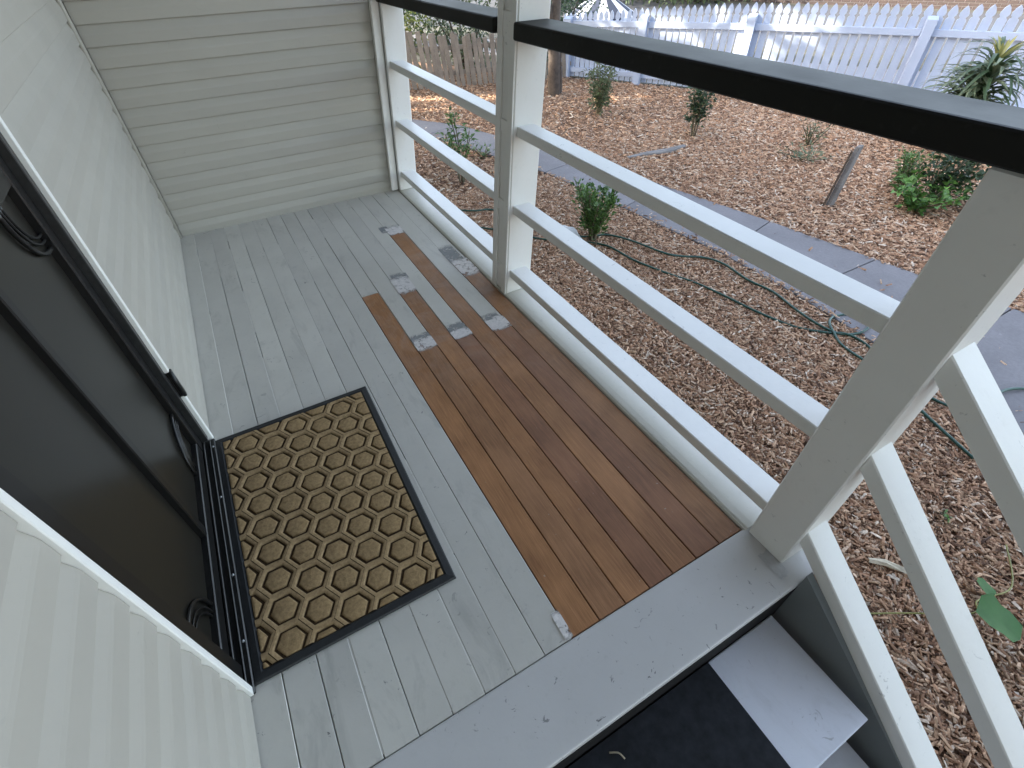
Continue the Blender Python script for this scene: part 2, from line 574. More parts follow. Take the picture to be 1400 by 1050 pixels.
def chips(name, x, y, L, W, T, lift):
    n = len(x)
    yaw = rng.uniform(0, 2 * np.pi, n)
    pit = rng.normal(0, 0.22, n)
    rol = rng.normal(0, 0.35, n)
    base = np.array([(-1, -1, 0), (1, -0.75, 0), (1, 0.75, 0), (-1, 1, 0), (-0.90, -0.15, 1), (0.88, 0.1, 1)], float)
    P = base[None] * np.stack([L / 2, W / 2, T], 1)[:, None, :]
    P = P + rng.normal(0, 0.09, (n, 6, 3)) * np.stack([L / 2, W, T], 1)[:, None, :]
    cr, sr = np.cos(rol)[:, None], np.sin(rol)[:, None]
    Y, Z = P[..., 1] * cr - P[..., 2] * sr, P[..., 1] * sr + P[..., 2] * cr
    cp, sp = np.cos(pit)[:, None], np.sin(pit)[:, None]
    X, Z = P[..., 0] * cp + Z * sp, -P[..., 0] * sp + Z * cp
    cy, sy = np.cos(yaw)[:, None], np.sin(yaw)[:, None]
    X, Y = X * cy - Y * sy, X * sy + Y * cy
    V = np.stack([X + x[:, None], Y + y[:, None], Z + (GZ + lift)[:, None]], -1).reshape(-1, 3)
    fq = np.array([0, 1, 5, 4, 2, 3, 4, 5, 1, 2, 5, 3, 0, 4])
    F = (fq[None] + (np.arange(n) * 6)[:, None]).reshape(-1)
    tot = np.tile(np.array([4, 4, 3, 3], dtype=np.int32), n)
    sta = np.concatenate([[0], np.cumsum(tot)[:-1]]).astype(np.int32)
    me = bpy.data.meshes.new(name)
    me.vertices.add(len(V))
    me.vertices.foreach_set('co', V.ravel())
    me.loops.add(len(F))
    me.loops.foreach_set('vertex_index', F.astype(np.int32))
    me.polygons.add(len(tot))
    me.polygons.foreach_set('loop_start', sta)
    me.polygons.foreach_set('loop_total', tot)
    me.update(calc_edges=True)
    me.materials.append(M['chip'])
    return me


def scatter(n, x0, x1, y0, y1, size):
    x = rng.uniform(x0, x1, n)
    y = rng.uniform(y0, y1, n)
    fo = (x - FA.x) * FN.x + (y - FA.y) * FN.y
    keep = ~inside_path(x + rng.normal(0, 0.018, n), y + rng.normal(0, 0.018, n)) & (fo < -0.03)
    stray = rng.random(n) < 0.004
    keep |= stray & (fo < -0.03)
    x, y = x[keep], y[keep]
    onp = inside_path(x, y)
    n = len(x)
    L = rng.lognormal(np.log(0.020 * size), 0.48, n).clip(0.007, 0.10)
    W = L * rng.uniform(0.16, 0.46, n)
    W = W.clip(0.003, 0.012 * size)
    T = W * rng.uniform(0.30, 0.7, n)
    lift = rng.uniform(-0.004, 0.022, n) + np.where(onp, 0.022, 0)
    return x, y, L, W, T, lift


near = scatter(150000, 1.2, 3.3, -1.2, 4.5, 1.0)
link('bark_mulch', chips('bark_mulch_near', *near), kind='stuff')
mid = scatter(110000, 3.2, 7.5, 0.0, 5.2, 1.35)
far = scatter(60000, 1.2, 9.0, 4.2, 9.2, 1.55)
allc = [np.concatenate([a, b]) for a, b in zip(mid, far)]
link('bark_mulch', chips('bark_mulch_far', *allc), kind='stuff')

# ------------------------------------------------------------------ porch floor
EDG = [-0.425, -0.337, -0.250, -0.164, -0.077, 0.010, 0.098, 0.186, 0.274, 0.362, 0.452, 0.543, 0.631, 0.719, 0.812, 0.908, 1.003]
YF, YB = 0.353, 3.512
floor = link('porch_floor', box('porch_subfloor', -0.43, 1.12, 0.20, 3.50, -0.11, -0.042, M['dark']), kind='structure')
BARE = {9: (2.258, 'wood_a'), 10: (1.735, 'wood_b'), 11: (2.240, 'wood_a'), 12: (1.732, 'wood_c'),
        13: (2.860, 'wood_a'), 14: (1.735, 'wood_c'), 15: (2.330, 'wood_b')}
BLAB = {9: 'bare tan hardwood board, outermost on the door side', 10: 'bare brown hardwood board ending at white filler',
        11: 'bare tan hardwood board with filler at its far end', 12: 'short dark reddish bare hardwood board',
        13: 'longest bare hardwood board, reaching far up the porch', 14: 'dark reddish bare board second from the railing',
        15: 'bare brown board along the railing edge'}


def board(x0, x1, y0, y1, mat, gap, lift, label=None):
    w = x1 - x0
    me = box('floorboard', -w / 2 + gap / 2, w / 2 - gap / 2, 0, y1 - y0, -0.022, 0.0, mat, 0.0016)
    o = link('floorboard', me, floor, label=label, loc=((x0 + x1) / 2, y0, lift))
    return o


for i in range(len(EDG) - 1):
    x0, x1 = EDG[i], EDG[i + 1]
    gap = random.choice([0.0014, 0.0024, 0.0034, 0.0046])
    lift = random.uniform(-0.0012, 0.0)
    if i in BARE:
        yb, mk = BARE[i]
        board(x0, x1, YF + 0.002, yb, M[mk], 0.0034, -0.0008 + random.uniform(-0.0008, 0.0006), BLAB[i])
        board(x0, x1, yb + 0.0015, YB, M['floor'], random.choice([0.0012, 0.002, 0.0026]), lift)
    else:
        board(x0, x1, YF + random.uniform(0.0006, 0.002), YB, M['floor'], gap, lift)

# old paint bridges many of the joints for part of their length
PV, PFc = [], []
for i in range(1, len(EDG) - 1):
    y = YF + 0.01
    yend = YB - 0.02
    if i in BARE or (i - 1) in BARE:
        y = max(BARE.get(i, (0,))[0], BARE.get(i - 1, (0,))[0]) + 0.05
    while y < yend - 0.1:
        ln = random.uniform(0.15, 1.1)
        y2 = min(y + ln, yend)
        if random.random() < 0.62:
            x, w, z = EDG[i], random.uniform(0.0022, 0.0040), random.uniform(-0.0022, -0.0012)
            o = len(PV)
            PV += [(x - w, y, z), (x + w, y, z), (x + w, y2, z), (x - w, y2, z)]
            PFc.append((o, o + 1, o + 2, o + 3))
        y = y2 + random.uniform(0.0, 0.25)
link('paint_filled_joint', mesh_from('paint_filled_joint', PV, PFc, M['floor']), floor)

# front board (nosing board across the top of the stairs) and the pale edge board under the railing
link('front_board', box('front_board', -0.43, 1.128, 0.150, YF, -0.034, 0.001, M['front'], 0.008, 3), floor, label='wide grey board across the porch edge at the stairs')
prof = [(1.0065, -0.05), (1.0065, -0.002), (1.010, 0.003), (1.020, 0.006), (1.045, 0.007), (1.13, 0.006), (1.160, 0.000), (1.168, -0.012), (1.168, -0.05)]
st = [[(x, y, z) for x, z in prof] for y in (0.345, 3.512)]
link('edge_board', sweep('edge_board', st, None, M['cream']), floor, label='pale rounded edge board under the railing')
link('fascia_board', box('fascia_board', 1.10, 1.13, 0.20, 3.5, -0.26, -0.052, M['white'], 0.002), floor)
link('shade_riser_board', box('shade_riser_board', -0.43, 1.05, 0.150, 0.215, -0.26, -0.036, M['dark'], 0.002), floor)  # near-black riser: shade of the gap under the nosing put into its colour
for yy in (0.3, 1.97, 3.4):
    link('stump', box('stump', 0.9, 1.0, yy - 0.05, yy + 0.05, GZ - 0.02, -0.112, M['dark']), floor)


def patch(x0, x1, y0, y1, mat, z, label, jag=0.012):
    n = 40
    cx, cy = (x0 + x1) / 2, (y0 + y1) / 2
    x0, x1, y0, y1 = x0 - 0.004, x1 + 0.004, y0 - 0.018, y1 + 0.018
    V = [(0, 0, 0.0003)]
    sd = random.random() * 50
    for k in range(n):
        t = 2 * math.pi * k / n
        ux, uy = math.cos(t), math.sin(t)
        m = max(abs(ux), abs(uy)) ** 0.85
        r = 1.12 + 0.22 * noise.noise((ux * 1.8 + sd, uy * 1.8, sd)) + 0.15 * noise.noise((ux * 5.0 + sd, uy * 5.0, sd))
        px = min(max(ux / m * (x1 - x0) / 2 * r, -(x1 - x0) / 2), (x1 - x0) / 2)
        V.append((px, uy / m * (y1 - y0) / 2 * r, 0))
    F = [(0, k + 1, (k + 1) % n + 1) for k in range(n)]
    return link('filler_patch', mesh_from('filler_patch', V, F, mat), floor, label=label, loc=(cx, cy, z))


patch(0.456, 0.541, 1.700, 1.765, M['putty'], 0.0022, 'white filler smear between bare boards')
patch(0.456, 0.541, 1.755, 1.800, M['primer'], 0.0014, 'grey primer band beside white filler')
patch(0.545, 0.632, 2.190, 2.335, M['putty'], 0.0022, 'rough white filler at a board joint')
patch(0.560, 0.640, 2.320, 2.372, M['primer'], 0.0014, 'grey primer smear above white filler')
patch(0.634, 0.718, 1.700, 1.742, M['putty'], 0.0022, 'small white filler smear')
patch(0.634, 0.716, 1.735, 1.792, M['primer'], 0.0014, 'dark grey primer smear')
patch(0.722, 0.812, 2.845, 2.950, M['putty'], 0.0022, 'white filler at the end of the longest bare board')
patch(0.690, 0.735, 2.900, 2.960, M['primer'], 0.0014, 'grey smear left of white filler')
patch(0.814, 0.906, 1.665, 1.745, M['putty'], 0.0022, 'pale filler near the middle post')
patch(0.816, 0.890, 1.735, 1.775, M['primer'], 0.0014, 'grey primer band near the middle post')
patch(0.910, 1.000, 2.170, 2.345, M['putty'], 0.0022, 'long pale filler smear beside the railing')
patch(0.905, 0.985, 2.335, 2.520, M['primer'], 0.0014, 'scuffed grey patch beside the railing')
patch(0.346, 0.363, 0.372, 0.415, M['putty'], 0.0022, 'small white chip at the corner of a bare board')
patch(0.978, 1.010, 0.205, 0.245, M['stone'], 0.0024, 'crusty grey filler at the foot of the post') 

# ------------------------------------------------------------------ house walls
PITCH = 0.0905


def board_profile(z0, h=PITCH, lap=0.004):
    """(depth, z) outline of one chamferboard; depth counted from the wall plane outwards."""
    return [(-0.012, z0 + 0.001), (0.0125, z0 + 0.0005), (0.0150, z0 + 0.003), (0.0150, z0 + h * 0.52), (0.0135, z0 + h * 0.62),
            (0.0075, z0 + h * 0.86), (0.0045, z0 + h - 0.0008), (-0.012, z0 + h - 0.0008)]


# side wall along X = WX: boards run along Y
WX = -0.428
wall = thing('house_wall', 'pale cream weatherboard house wall holding the black screen door', 'wall', (WX, 0, 0))
DY0, DY1, DTOP = 0.636, 1.618, 2.06


def side_board(k, y0, y1):
    z0 = 0.006 + k * PITCH
    st = [[(d, y, z) for d, z in board_profile(0)] for y in (y0, y1)]
    me = sweep('weatherboard', st, None, M['siding'])
    return link('weatherboard', me, wall, loc=(0, 0, z0))


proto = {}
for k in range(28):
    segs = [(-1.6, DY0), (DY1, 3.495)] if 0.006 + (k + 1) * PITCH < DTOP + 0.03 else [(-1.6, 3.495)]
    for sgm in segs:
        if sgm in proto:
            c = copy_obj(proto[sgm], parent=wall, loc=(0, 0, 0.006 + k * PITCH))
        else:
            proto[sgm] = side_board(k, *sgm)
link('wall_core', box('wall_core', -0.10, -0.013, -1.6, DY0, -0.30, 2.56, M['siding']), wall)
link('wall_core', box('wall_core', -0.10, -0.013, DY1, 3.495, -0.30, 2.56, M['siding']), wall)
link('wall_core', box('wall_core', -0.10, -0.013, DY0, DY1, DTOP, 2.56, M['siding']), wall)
# bright scribed trim down both sides of the doorway, its edge follows the boards
for y0, y1 in ((DY0 + 0.001, DY0 + 0.020), (DY1 - 0.020, DY1 - 0.001)):
    link('door_trim', box('door_trim', -0.10, 0.024, y0, y1, 0.004, DTOP - 0.002, M['trim'], 0.002), wall, label='bright white trim strip beside the screen door')
link('corner_bead', sweep('corner_bead', [[(0.016 + 0.012 * math.cos(t), 3.481 + 0.012 * math.sin(t), z) for t in np.linspace(0, 2 * math.pi, 9)[:-1]] for z in (0.004, 2.5)], None, M['siding'], True, True), wall)

# end wall at Y = WY: boards run along X
WY = 3.525
ewall = thing('end_wall', 'cream weatherboard wall closing the far end of the porch', 'wall', (0, WY, 0))
eb = None
for k in range(28):
    if eb is None:
        st = [[(x, -d, z) for d, z in board_profile(0)] for x in (-0.40, 1.004)]
        eb = link('weatherboard', sweep('weatherboard', st, None, M['siding']), ewall, loc=(0, 0, -0.016 + k * PITCH))
    else:
        q = copy_obj(eb, parent=ewall, loc=(0, 0, -0.016 + k * PITCH))
        ex = (1.404 + LEAN * k * PITCH) / 1.404      # the wall runs to the leaning post
        q.scale = (ex, 1, 1)
        q.location.x = -0.40 + 0.40 * ex
link('wall_core', hexa('wall_core', [(-0.44, 0.013, -0.3), (0.998, 0.013, -0.3), (0.998, 0.11, -0.3), (-0.44, 0.11, -0.3), (-0.44, 0.013, 2.52), (1.165, 0.013, 2.52), (1.165, 0.11, 2.52), (-0.44, 0.11, 2.52)], M['siding']), ewall)

# rest of the house, above and behind: body, porch ceiling, roof
house = thing('house', 'cream weatherboard house behind the porch with a grey steel roof', 'house', (-4, 2, GZ))
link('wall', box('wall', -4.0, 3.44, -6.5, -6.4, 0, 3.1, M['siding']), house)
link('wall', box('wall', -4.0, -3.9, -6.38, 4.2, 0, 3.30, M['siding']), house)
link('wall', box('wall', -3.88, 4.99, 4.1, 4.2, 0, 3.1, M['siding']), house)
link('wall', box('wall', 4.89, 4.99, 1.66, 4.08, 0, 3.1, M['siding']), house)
link('ceiling', box('ceiling', 3.45, 5.75, -3.6, 1.50, 3.16, 3.18, M['ceiling']), house)
V = [(-4.6, -7.1, 3.1), (0.6, -7.1, 5.0), (5.85, -7.1, 3.22), (-4.6, 4.6, 3.1), (0.6, 4.6, 5.0), (5.85, 4.6, 3.22),
     (-4.6, -7.1, 3.14), (0.6, -7.1, 5.05), (5.85, -7.1, 3.27), (-4.6, 4.6, 3.14), (0.6, 4.6, 5.05), (5.85, 4.6, 3.27)]
F = [(0, 1, 4, 3), (1, 2, 5, 4), (6, 9, 10, 7), (7, 10, 11, 8), (0, 6, 7, 1), (1, 7, 8, 2), (3, 4, 10, 9), (4, 5, 11, 10), (2, 8, 11, 5), (0, 3, 9, 6)]
for gy in (-6.45, 4.15):
    link('gable', mesh_from('gable', [(x, gy + d, z) for d in (-0.05, 0.05) for x, z in ((-4.0, 3.102), (4.99, 3.102), (4.99, 3.38), (0.6, 4.97), (-4.0, 3.30))], [(0, 1, 2, 3, 4), (9, 8, 7, 6, 5), (0, 5, 6, 1), (1, 6, 7, 2), (2, 7, 8, 3), (3, 8, 9, 4), (4, 9, 5, 0)], M['siding']), house)
link('roof', mesh_from('roof', V, F, M['roof']), house)

# ------------------------------------------------------------------ screen door
door = thing('screen_door', 'black security screen door with curved corner scrolls and dark mesh', 'door', (WX, 0, 0))
fy0, fy1 = DY0 + 0.022, DY1 - 0.022
# outer frame
link('door_frame', box('door_frame', -0.06, 0.012, fy1 - 0.024, fy1, 0.03, DTOP - 0.03, M['alu2'], 0.002), door, label='door frame upright at the hinge side')
link('door_frame', box('door_frame', -0.06, 0.012, fy0, fy0 + 0.055, 0.03, DTOP - 0.03, M['alu'], 0.002), door, label='wide door frame upright at the near side')
link('door_frame', box('door_frame', -0.06, 0.012, fy0, fy1, DTOP - 0.028, DTOP - 0.002, M['alu'], 0.002), door)
ly0, ly1, lz0, lz1 = fy0 + 0.060, fy1 - 0.029, 0.035, DTOP - 0.035
XL0, XL1 = -0.038, -0.008
for a, b in ((ly0, ly0 + 0.012), (ly1 - 0.045, ly1)):
    link('stile', box('stile', XL0, XL1, a, b, lz0, lz1, M['alu'], 0.003), door)
for a, b in ((lz0, lz0 + 0.05), (0.985, 1.035), (lz1 - 0.05, lz1)):
    link('rail', box('rail', XL0, XL1 - 0.001, ly0 + 0.013, ly1 - 0.046, a, b, M['alu'], 0.003), door)
for a, b in ((lz0 + 0.051, 0.984), (1.036, lz1 - 0.051)):
    link('mullion', box('mullion', XL0 + 0.002, XL1 - 0.002, 1.105, 1.135, a, b, M['alu'], 0.003), door)
    link('mesh_panel', box('mesh_panel', XL0 + 0.006, XL0 + 0.010, ly0 + 0.013, ly1 - 0.046, a, b, M['mesh']), door)
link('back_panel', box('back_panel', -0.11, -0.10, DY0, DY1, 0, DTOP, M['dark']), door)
# quarter scrolls in the panel corners
def scroll(cy, cz, sy, sz):
    parts = []
    for r, rad in ((0.150, 0.0055), (0.128, 0.0035), (0.113, 0.0035)):
        pts = [(XL0 + 0.017, cy + sy * r * math.cos(t), cz + sz * r * math.sin(t)) for t in np.linspace(0, math.pi / 2, 14)]
        parts.append(tube_geo(pts, rad, 6))
    v, f = join_geo(parts)
    link('corner_scroll', mesh_from('corner_scroll', v, f, M['alu'], True), door)


pa, pb = ly0 + 0.013, ly1 - 0.046
for za, zb in ((lz0 + 0.051, 0.984), (1.036, lz1 - 0.051)):
    scroll(pb, zb, -1, -1)
    scroll(pb, za, -1, 1)
    scroll(pa, zb, 1, -1)
    scroll(pa, za, 1, 1)
# latch cover of the mesh near the far stile, hinge on the trim, sill
hx = 0.026
hg = link('hinge', box('hinge', hx - 0.024, hx + 0.004, fy1 + 0.001, fy1 + 0.020, 0.235, 0.345, M['alu'], 0.002), door, label='black hinge block low on the white trim')
kn = [[(hx + 0.001 + 0.006 * math.cos(t), fy1 + 0.000 + 0.006 * math.sin(t), z) for t in np.linspace(0, 2 * math.pi, 9)[:-1]] for z in (0.238, 0.342)]
link('hinge_pin', sweep('hinge_pin', kn, None, M['alu2'], True, True), hg)
sl = link('sill', box('sill', -0.06, 0.028, DY0 + 0.002, DY1 - 0.022, 0.002, 0.014, M['alu'], 0.003), door, label='black metal door sill beside the doormat')
link('sill_ridge', box('sill_ridge', -0.012, -0.004, DY0 + 0.03, DY1 - 0.03, 0.0145, 0.026, M['alu'], 0.002), sl)
link('sill_ridge', box('sill_ridge', 0.010, 0.015, DY0 + 0.01, DY1 - 0.03, 0.0145, 0.020, M['alu2'], 0.002), sl)
for yy in (0.78, 0.99, 1.30, 1.55):
    bm = bmesh.new()
    bmesh.ops.create_icosphere(bm, subdivisions=2, radius=0.004)
    link('screw', bm_mesh('screw', bm, M['roof'], True), sl, loc=(0.020, yy, 0.015))

# ------------------------------------------------------------------ doormat
A_ = [Vector((-0.405, 1.588)), Vector((0.178, 1.592)), Vector((0.160, 0.658)), Vector((-0.402, 0.657))]
mat_c = Vector((-0.12, 1.12))
doormat = thing('doormat', 'black edged tan doormat with embossed hexagons in front of the screen door', 'doormat', (mat_c.x, mat_c.y, 0.002))


def mat_rect(inset):
    out = []
    c = sum((a for a in A_), Vector((0, 0))) / 4
    for i in range(4):
        p, q, r = A_[i - 1], A_[i], A_[(i + 1) % 4]
        d1, d2 = (q - p).normalized(), (q - r).normalized()
        out.append(q - d1 * inset - d2 * inset)
    return out


o1, i1 = mat_rect(0.0), mat_rect(0.028)
V = []
for ring, z in ((o1, 0.0), (mat_rect(0.004), 0.0065), (mat_rect(0.022), 0.0085), (i1, 0.005), (i1, 0.0)):
    V += [(p.x - mat_c.x, p.y - mat_c.y, z) for p in ring]
F = []
for r in range(4):
    for k in range(4):
        F.append((r * 4 + k, (r + 1) * 4 + k, (r + 1) * 4 + (k + 1) % 4, r * 4 + (k + 1) % 4))
me = mesh_from('border', V, F, M['rubber'])
link('border', me, doormat)
V = [(p.x - mat_c.x, p.y - mat_c.y, z) for z in (0.0005, 0.004) for p in i1]
link('carpet_base', mesh_from('carpet_base', V, [(3, 2, 1, 0)[::-1], (4, 5, 6, 7)[::-1], (0, 1, 5, 4), (1, 2, 6, 5), (2, 3, 7, 6), (3, 0, 4, 7)], M['mat_base']), doormat)


def clip_poly(poly, rect):
    for i in range(4):
        a, b = rect[i], rect[(i + 1) % 4]
        out = []
        def side(p):
            return -((b.x - a.x) * (p.y - a.y) - (b.y - a.y) * (p.x - a.x))
        for k in range(len(poly)):
            p, q = poly[k], poly[(k + 1) % len(poly)]
            sp, sq = side(p), side(q)
            if sp >= 0:
                out.append(p)
            if sp * sq < 0:
                out.append(p + (q - p) * (sp / (sp - sq)))
        poly = out
        if not poly:
            return []
    return poly


HA, HB = Vector((0.0876, -0.0482)), Vector((0.0, -0.0990))
HO = Vector((-0.298, 1.311))
inner = mat_rect(0.0285)
hexax = [Vector((math.cos(t), math.sin(t))) for t in np.radians([30, 90, 150])]
hexdir = [Vector((math.cos(t), math.sin(t))) for t in np.radians([0, 60, 120, 180, 240, 300])]


def puffy(name, poly, cen, z0, z1, mat, rnd=0.005):
    """Raised pad with a rounded shoulder."""
    n = len(poly)
    V = []
    for sc, z in ((1.0, z0), (0.985, z0 + (z1 - z0) * 0.5), (0.94, z0 + (z1 - z0) * 0.85), (0.84, z1)):
        V += [((cen + (p - cen) * sc).x, (cen + (p - cen) * sc).y, z) for p in poly]
    V.append((cen.x, cen.y, z1 + 0.0006))
    F = []
    for r in range(3):
        for k in range(n):
            j = (k + 1) % n
            F.append((r * n + k, r * n + j, (r + 1) * n + j, (r + 1) * n + k))
    F += [(3 * n + k, 3 * n + (k + 1) % n, 4 * n) for k in range(n)]
    return mesh_from(name, V, F, mat, True)


ridge_parts = []
full_pad = None
RP, RI = 0.0375, 0.0445      # pad corner radius, inner corner radius of the ridge cell
RO = 0.0990 / math.sqrt(3)   # corner radius of the lattice cell
for i in range(-3, 9):
    for j in range(-9, 9):
        c = HO + HA * i + HB * j
        if not (-0.48 < c.x < 0.25 and 0.58 < c.y < 1.67):
            continue
        wob = Vector((random.uniform(-0.0012, 0.0012), random.uniform(-0.0012, 0.0012)))
        pad = [c + wob + d * RP * random.uniform(0.97, 1.03) for d in hexdir]
        cl = clip_poly(pad, inner)
        if len(cl) >= 3:
            cen = sum(cl, Vector((0, 0))) / len(cl)
            area = abs(sum(cl[k].x * cl[(k + 1) % len(cl)].y - cl[(k + 1) % len(cl)].x * cl[k].y for k in range(len(cl)))) / 2
            if area > 0.00012:
                loc = [p - cen for p in cl]
                link('hexagon_pad', puffy('hexagon_pad', loc, Vector((0, 0)), 0.0035, 0.0092, M['mat_pad']), doormat, loc=(cen.x - mat_c.x, cen.y - mat_c.y, 0))
        # ridge: six trapezoids between the cell border and the groove
        for k in range(6):
            a, b = hexdir[k], hexdir[(k + 1) % 6]
            for r0, r1, za, zb in ((RI, RI + 0.0022, 0.0040, 0.0082), (RI + 0.0022, RI + 0.0060, 0.0082, 0.0098), (RI + 0.0060, RO, 0.0098, 0.0102)):
                q = clip_poly([c + a * r0, c + a * r1, c + b * r1, c + b * r0], inner)
                if len(q) < 3:
                    continue
                n = len(q)
                V = []
                for p in q:
                    hd = max(abs((p - c).dot(e)) for e in hexax) / 0.8660254
                    t = min(max((hd - r0) / (r1 - r0), 0), 1)
                    V.append((p.x - mat_c.x, p.y - mat_c.y, za + (zb - za) * t))
                ridge_parts.append((V, [tuple(range(n))]))
v, f = join_geo(ridge_parts)
bm = bmesh.new()
bv = [bm.verts.new(p) for p in v]
for q in f:
    try:
        bm.faces.new([bv[i] for i in q])
    except ValueError:
        pass
bmesh.ops.remove_doubles(bm, verts=list(bm.verts), dist=0.0002)
link('honeycomb_ridge', bm_mesh('honeycomb_ridge', bm, M['mat_ridge'], True), doormat)

# ------------------------------------------------------------------ porch railing
railing = thing('porch_railing', 'white timber porch railing of flat rails under a thick black handrail', 'railing', (1.08, 1.9, 0))


def rail_section(name, x0, D, zb, zt, y0, y1, mat, bevel=0.003, label=None, parent=railing, org=(1.08, 1.9, 0), dz0=0.0, dz1=0.0, seg=1):
    def X(z):
        return x0 + LEAN * z
    c = []
    for z, s in ((zb, 0), (zt, 1)):
        c.append([(X(z), y0, z + dz0), (X(z) + D, y0, z + dz0), (X(z) + D, y1, z + dz1), (X(z), y1, z + dz1)])
    pts = [(p[0] - org[0], p[1] - org[1], p[2] - org[2]) for p in c[0] + c[1]]
    return link(name, hexa(name, pts, mat, bevel, seg), parent, label=label)


def post_section(name, x0, D, y0, y1, z0, z1, label=None, bevel=0.004, mat=None, parent=railing, dy=0.0):
    return rail_section(name, x0, D, z0, z1, y0, y1, mat or M['white'], bevel, label, parent)


p_near = post_section('post', 1.013, 0.135, 0.216, 0.338, 0.0015, 1.094, 'short post at the top of the stairs')
p_mid = post_section('post', 1.013, 0.138, 1.892, 2.035, 0.0075, 2.50, 'tall middle post running up past the handrail')
p_far = post_section('post', 1.010, 0.132, 3.450, 3.512, 0.0075, 1.082, 'post against the far wall')
post_section('post', 1.010, 0.132, 3.520, 3.640, 0.0075, 1.082, 'post behind the end of the far wall')
rail_section('trim_board', 0.957, 0.047, 0.0075, 1.082, 3.474, 3.507, M['white'], 0.003, 'upright trim where the railing meets the far wall')
# cover strips and filler blocks on the house side of the middle post
for y0, y1 in ((1.894, 1.935), (1.992, 2.033)):
    post_section('cover_strip', 1.0045, 0.008, y0, y1, 0.004, 2.49, bevel=0.0015, parent=railing)
for z0, z1 in ((0.10, 0.15), (0.42, 0.47), (0.75, 0.80), (1.08, 1.16)):
    post_section('filler_block', 1.0070, 0.0055, 1.9365, 1.9905, z0, z1, bevel=0.001, parent=railing)
# flat rails: two bays
for y0, y1 in ((0.336, 1.8945), (2.033, 3.4525)):
    for zt, D in ((0.786, 0.082), (0.458, 0.085), (0.135, 0.090)):
        rail_section('rail', 1.030, D, zt - 0.039, zt, y0, y1, M['white'], 0.003)
# handrails
rail_section('handrail', 0.990, 0.150, 1.0915, 1.148, 0.10, 1.8895, M['handrail'], 0.010, 'black glossy handrail of the near bay', dz0=0.010, dz1=-0.012, seg=3)
rail_section('handrail', 0.990, 0.150, 1.0835, 1.136, 2.0375, 3.508, M['handrail'], 0.010, 'black glossy handrail of the far bay', dz0=0.0, dz1=-0.012, seg=3)

# ------------------------------------------------------------------ stairs
stairs = thing('porch_stairs', 'pale painted timber stairs leading down from the porch', 'stairs', (0.3, 0, GZ))
for k in range(3):
    z = -0.17 - k * 0.17
    y1 = 0.147 - k * 0.235
    link('tread', box('tread', -0.95, 0.675, y1 - 0.315, y1, z - 0.036 - GZ, z - GZ, M['tread'], 0.004, 2), stairs)
SL = 0.76
for x0, x1 in ((1.006, 1.030), (-0.73, -0.68)):
    pr = []
    for x in (x0 - 0.3, x1 - 0.3):
        pr.append([(x, 0.148, 0.056 - GZ), (x, 0.148, -0.34 - GZ), (x, -0.10, -0.60 - GZ), (x, -0.80, -0.60 - GZ), (x, -0.80, -0.58 - GZ), (x, -0.66, -0.545 - GZ)])
    link('stringer', sweep('stringer', pr, None, M['stringer']), stairs)
# stair railing
sr = thing('stair_railing', 'three sloping white rails beside the porch stairs', 'railing', (1.08, 0.2, 0))


def slope_rail(x0, D, zt, th, y0, y1, sl):
    def X(z):
        return x0 + LEAN * z
    pts = []
    for dz in (-th, 0):
        za, zb = zt + dz, zt + dz - (y0 - y1) * sl
        pts += [(X(za), y0, za), (X(za) + D, y0, za), (X(zb) + D, y1, zb), (X(zb), y1, zb)]
    pts = [(p[0] - 1.08, p[1] - 0.2, p[2]) for p in pts]
    return link('rail', hexa('rail', pts, M['white'], 0.003), sr)


slope_rail(1.030, 0.085, 0.156, 0.054, 0.218, -0.66, 0.740)
slope_rail(1.030, 0.085, 0.485, 0.052, 0.218, -0.86, 0.785)
slope_rail(1.030, 0.085, 0.780, 0.060, 0.218, -0.86, 0.745)
bp_ = [(1.035 - 1.08, -1.0 - 0.2, GZ), (1.125 - 1.08, -1.0 - 0.2, GZ), (1.125 - 1.08, -0.865 - 0.2, GZ), (1.035 - 1.08, -0.865 - 0.2, GZ)]
link('post', hexa('post', bp_ + [(p[0], p[1], 0.15) for p in bp_], M['white'], 0.004), sr)
# stair mat and the bits on it
smat = link('stair_mat', box('stair_mat', -0.50, 0.705, -0.165, 0.1465, -0.1685, -0.163, M['stairmat'], 0.002),
            label='black rubber mat covering most of the top stair tread', cat='mat')
tw = smooth_path([(0.326, 0.118, -0.160), (0.345, 0.105, -0.153), (0.352, 0.088, -0.158)], 4)
v, f = tube_geo(tw, 0.0022, 5)
link('dry_curl', mesh_from('dry_curl', v, f, M['twig'], True), label='small pale curled leaf stem on the black stair mat', cat='twig')


# ------------------------------------------------------------------ plants
def leaf_quads(pts, dirs, L, W, droop=0.25):
    """Folded leaf: two quads along a midrib; returns verts, faces."""
    V, F = [], []
    for p, d, l, w in zip(pts, dirs, L, W):
        d = d.normalized()
        s = d.cross(Vector((0, 0, 1)))
        if s.length < 0.05:
            s = Vector((1, 0, 0))
        s = s.normalized()
        s = (Matrix.Rotation(random.uniform(-0.9, 0.9), 3, d) @ s)
        n = s.cross(d)
        o = len(V)
        m = p + d * l * 0.45 + n * l * 0.03
        t = p + d * l - Vector((0, 0, droop * l))
        V += [p, m + s * w * 0.5 + n * w * 0.15, t, m - s * w * 0.5 + n * w * 0.15, m]
        F += [(o, o + 1, o + 4), (o + 1, o + 2, o + 4), (o, o + 4, o + 3), (o + 3, o + 4, o + 2)]
    return V, F


def rdir(up=0.3):
    t = random.uniform(0, 2 * math.pi)
    return Vector((math.cos(t), math.sin(t), random.uniform(-0.4, 1.0) + up)).normalized()


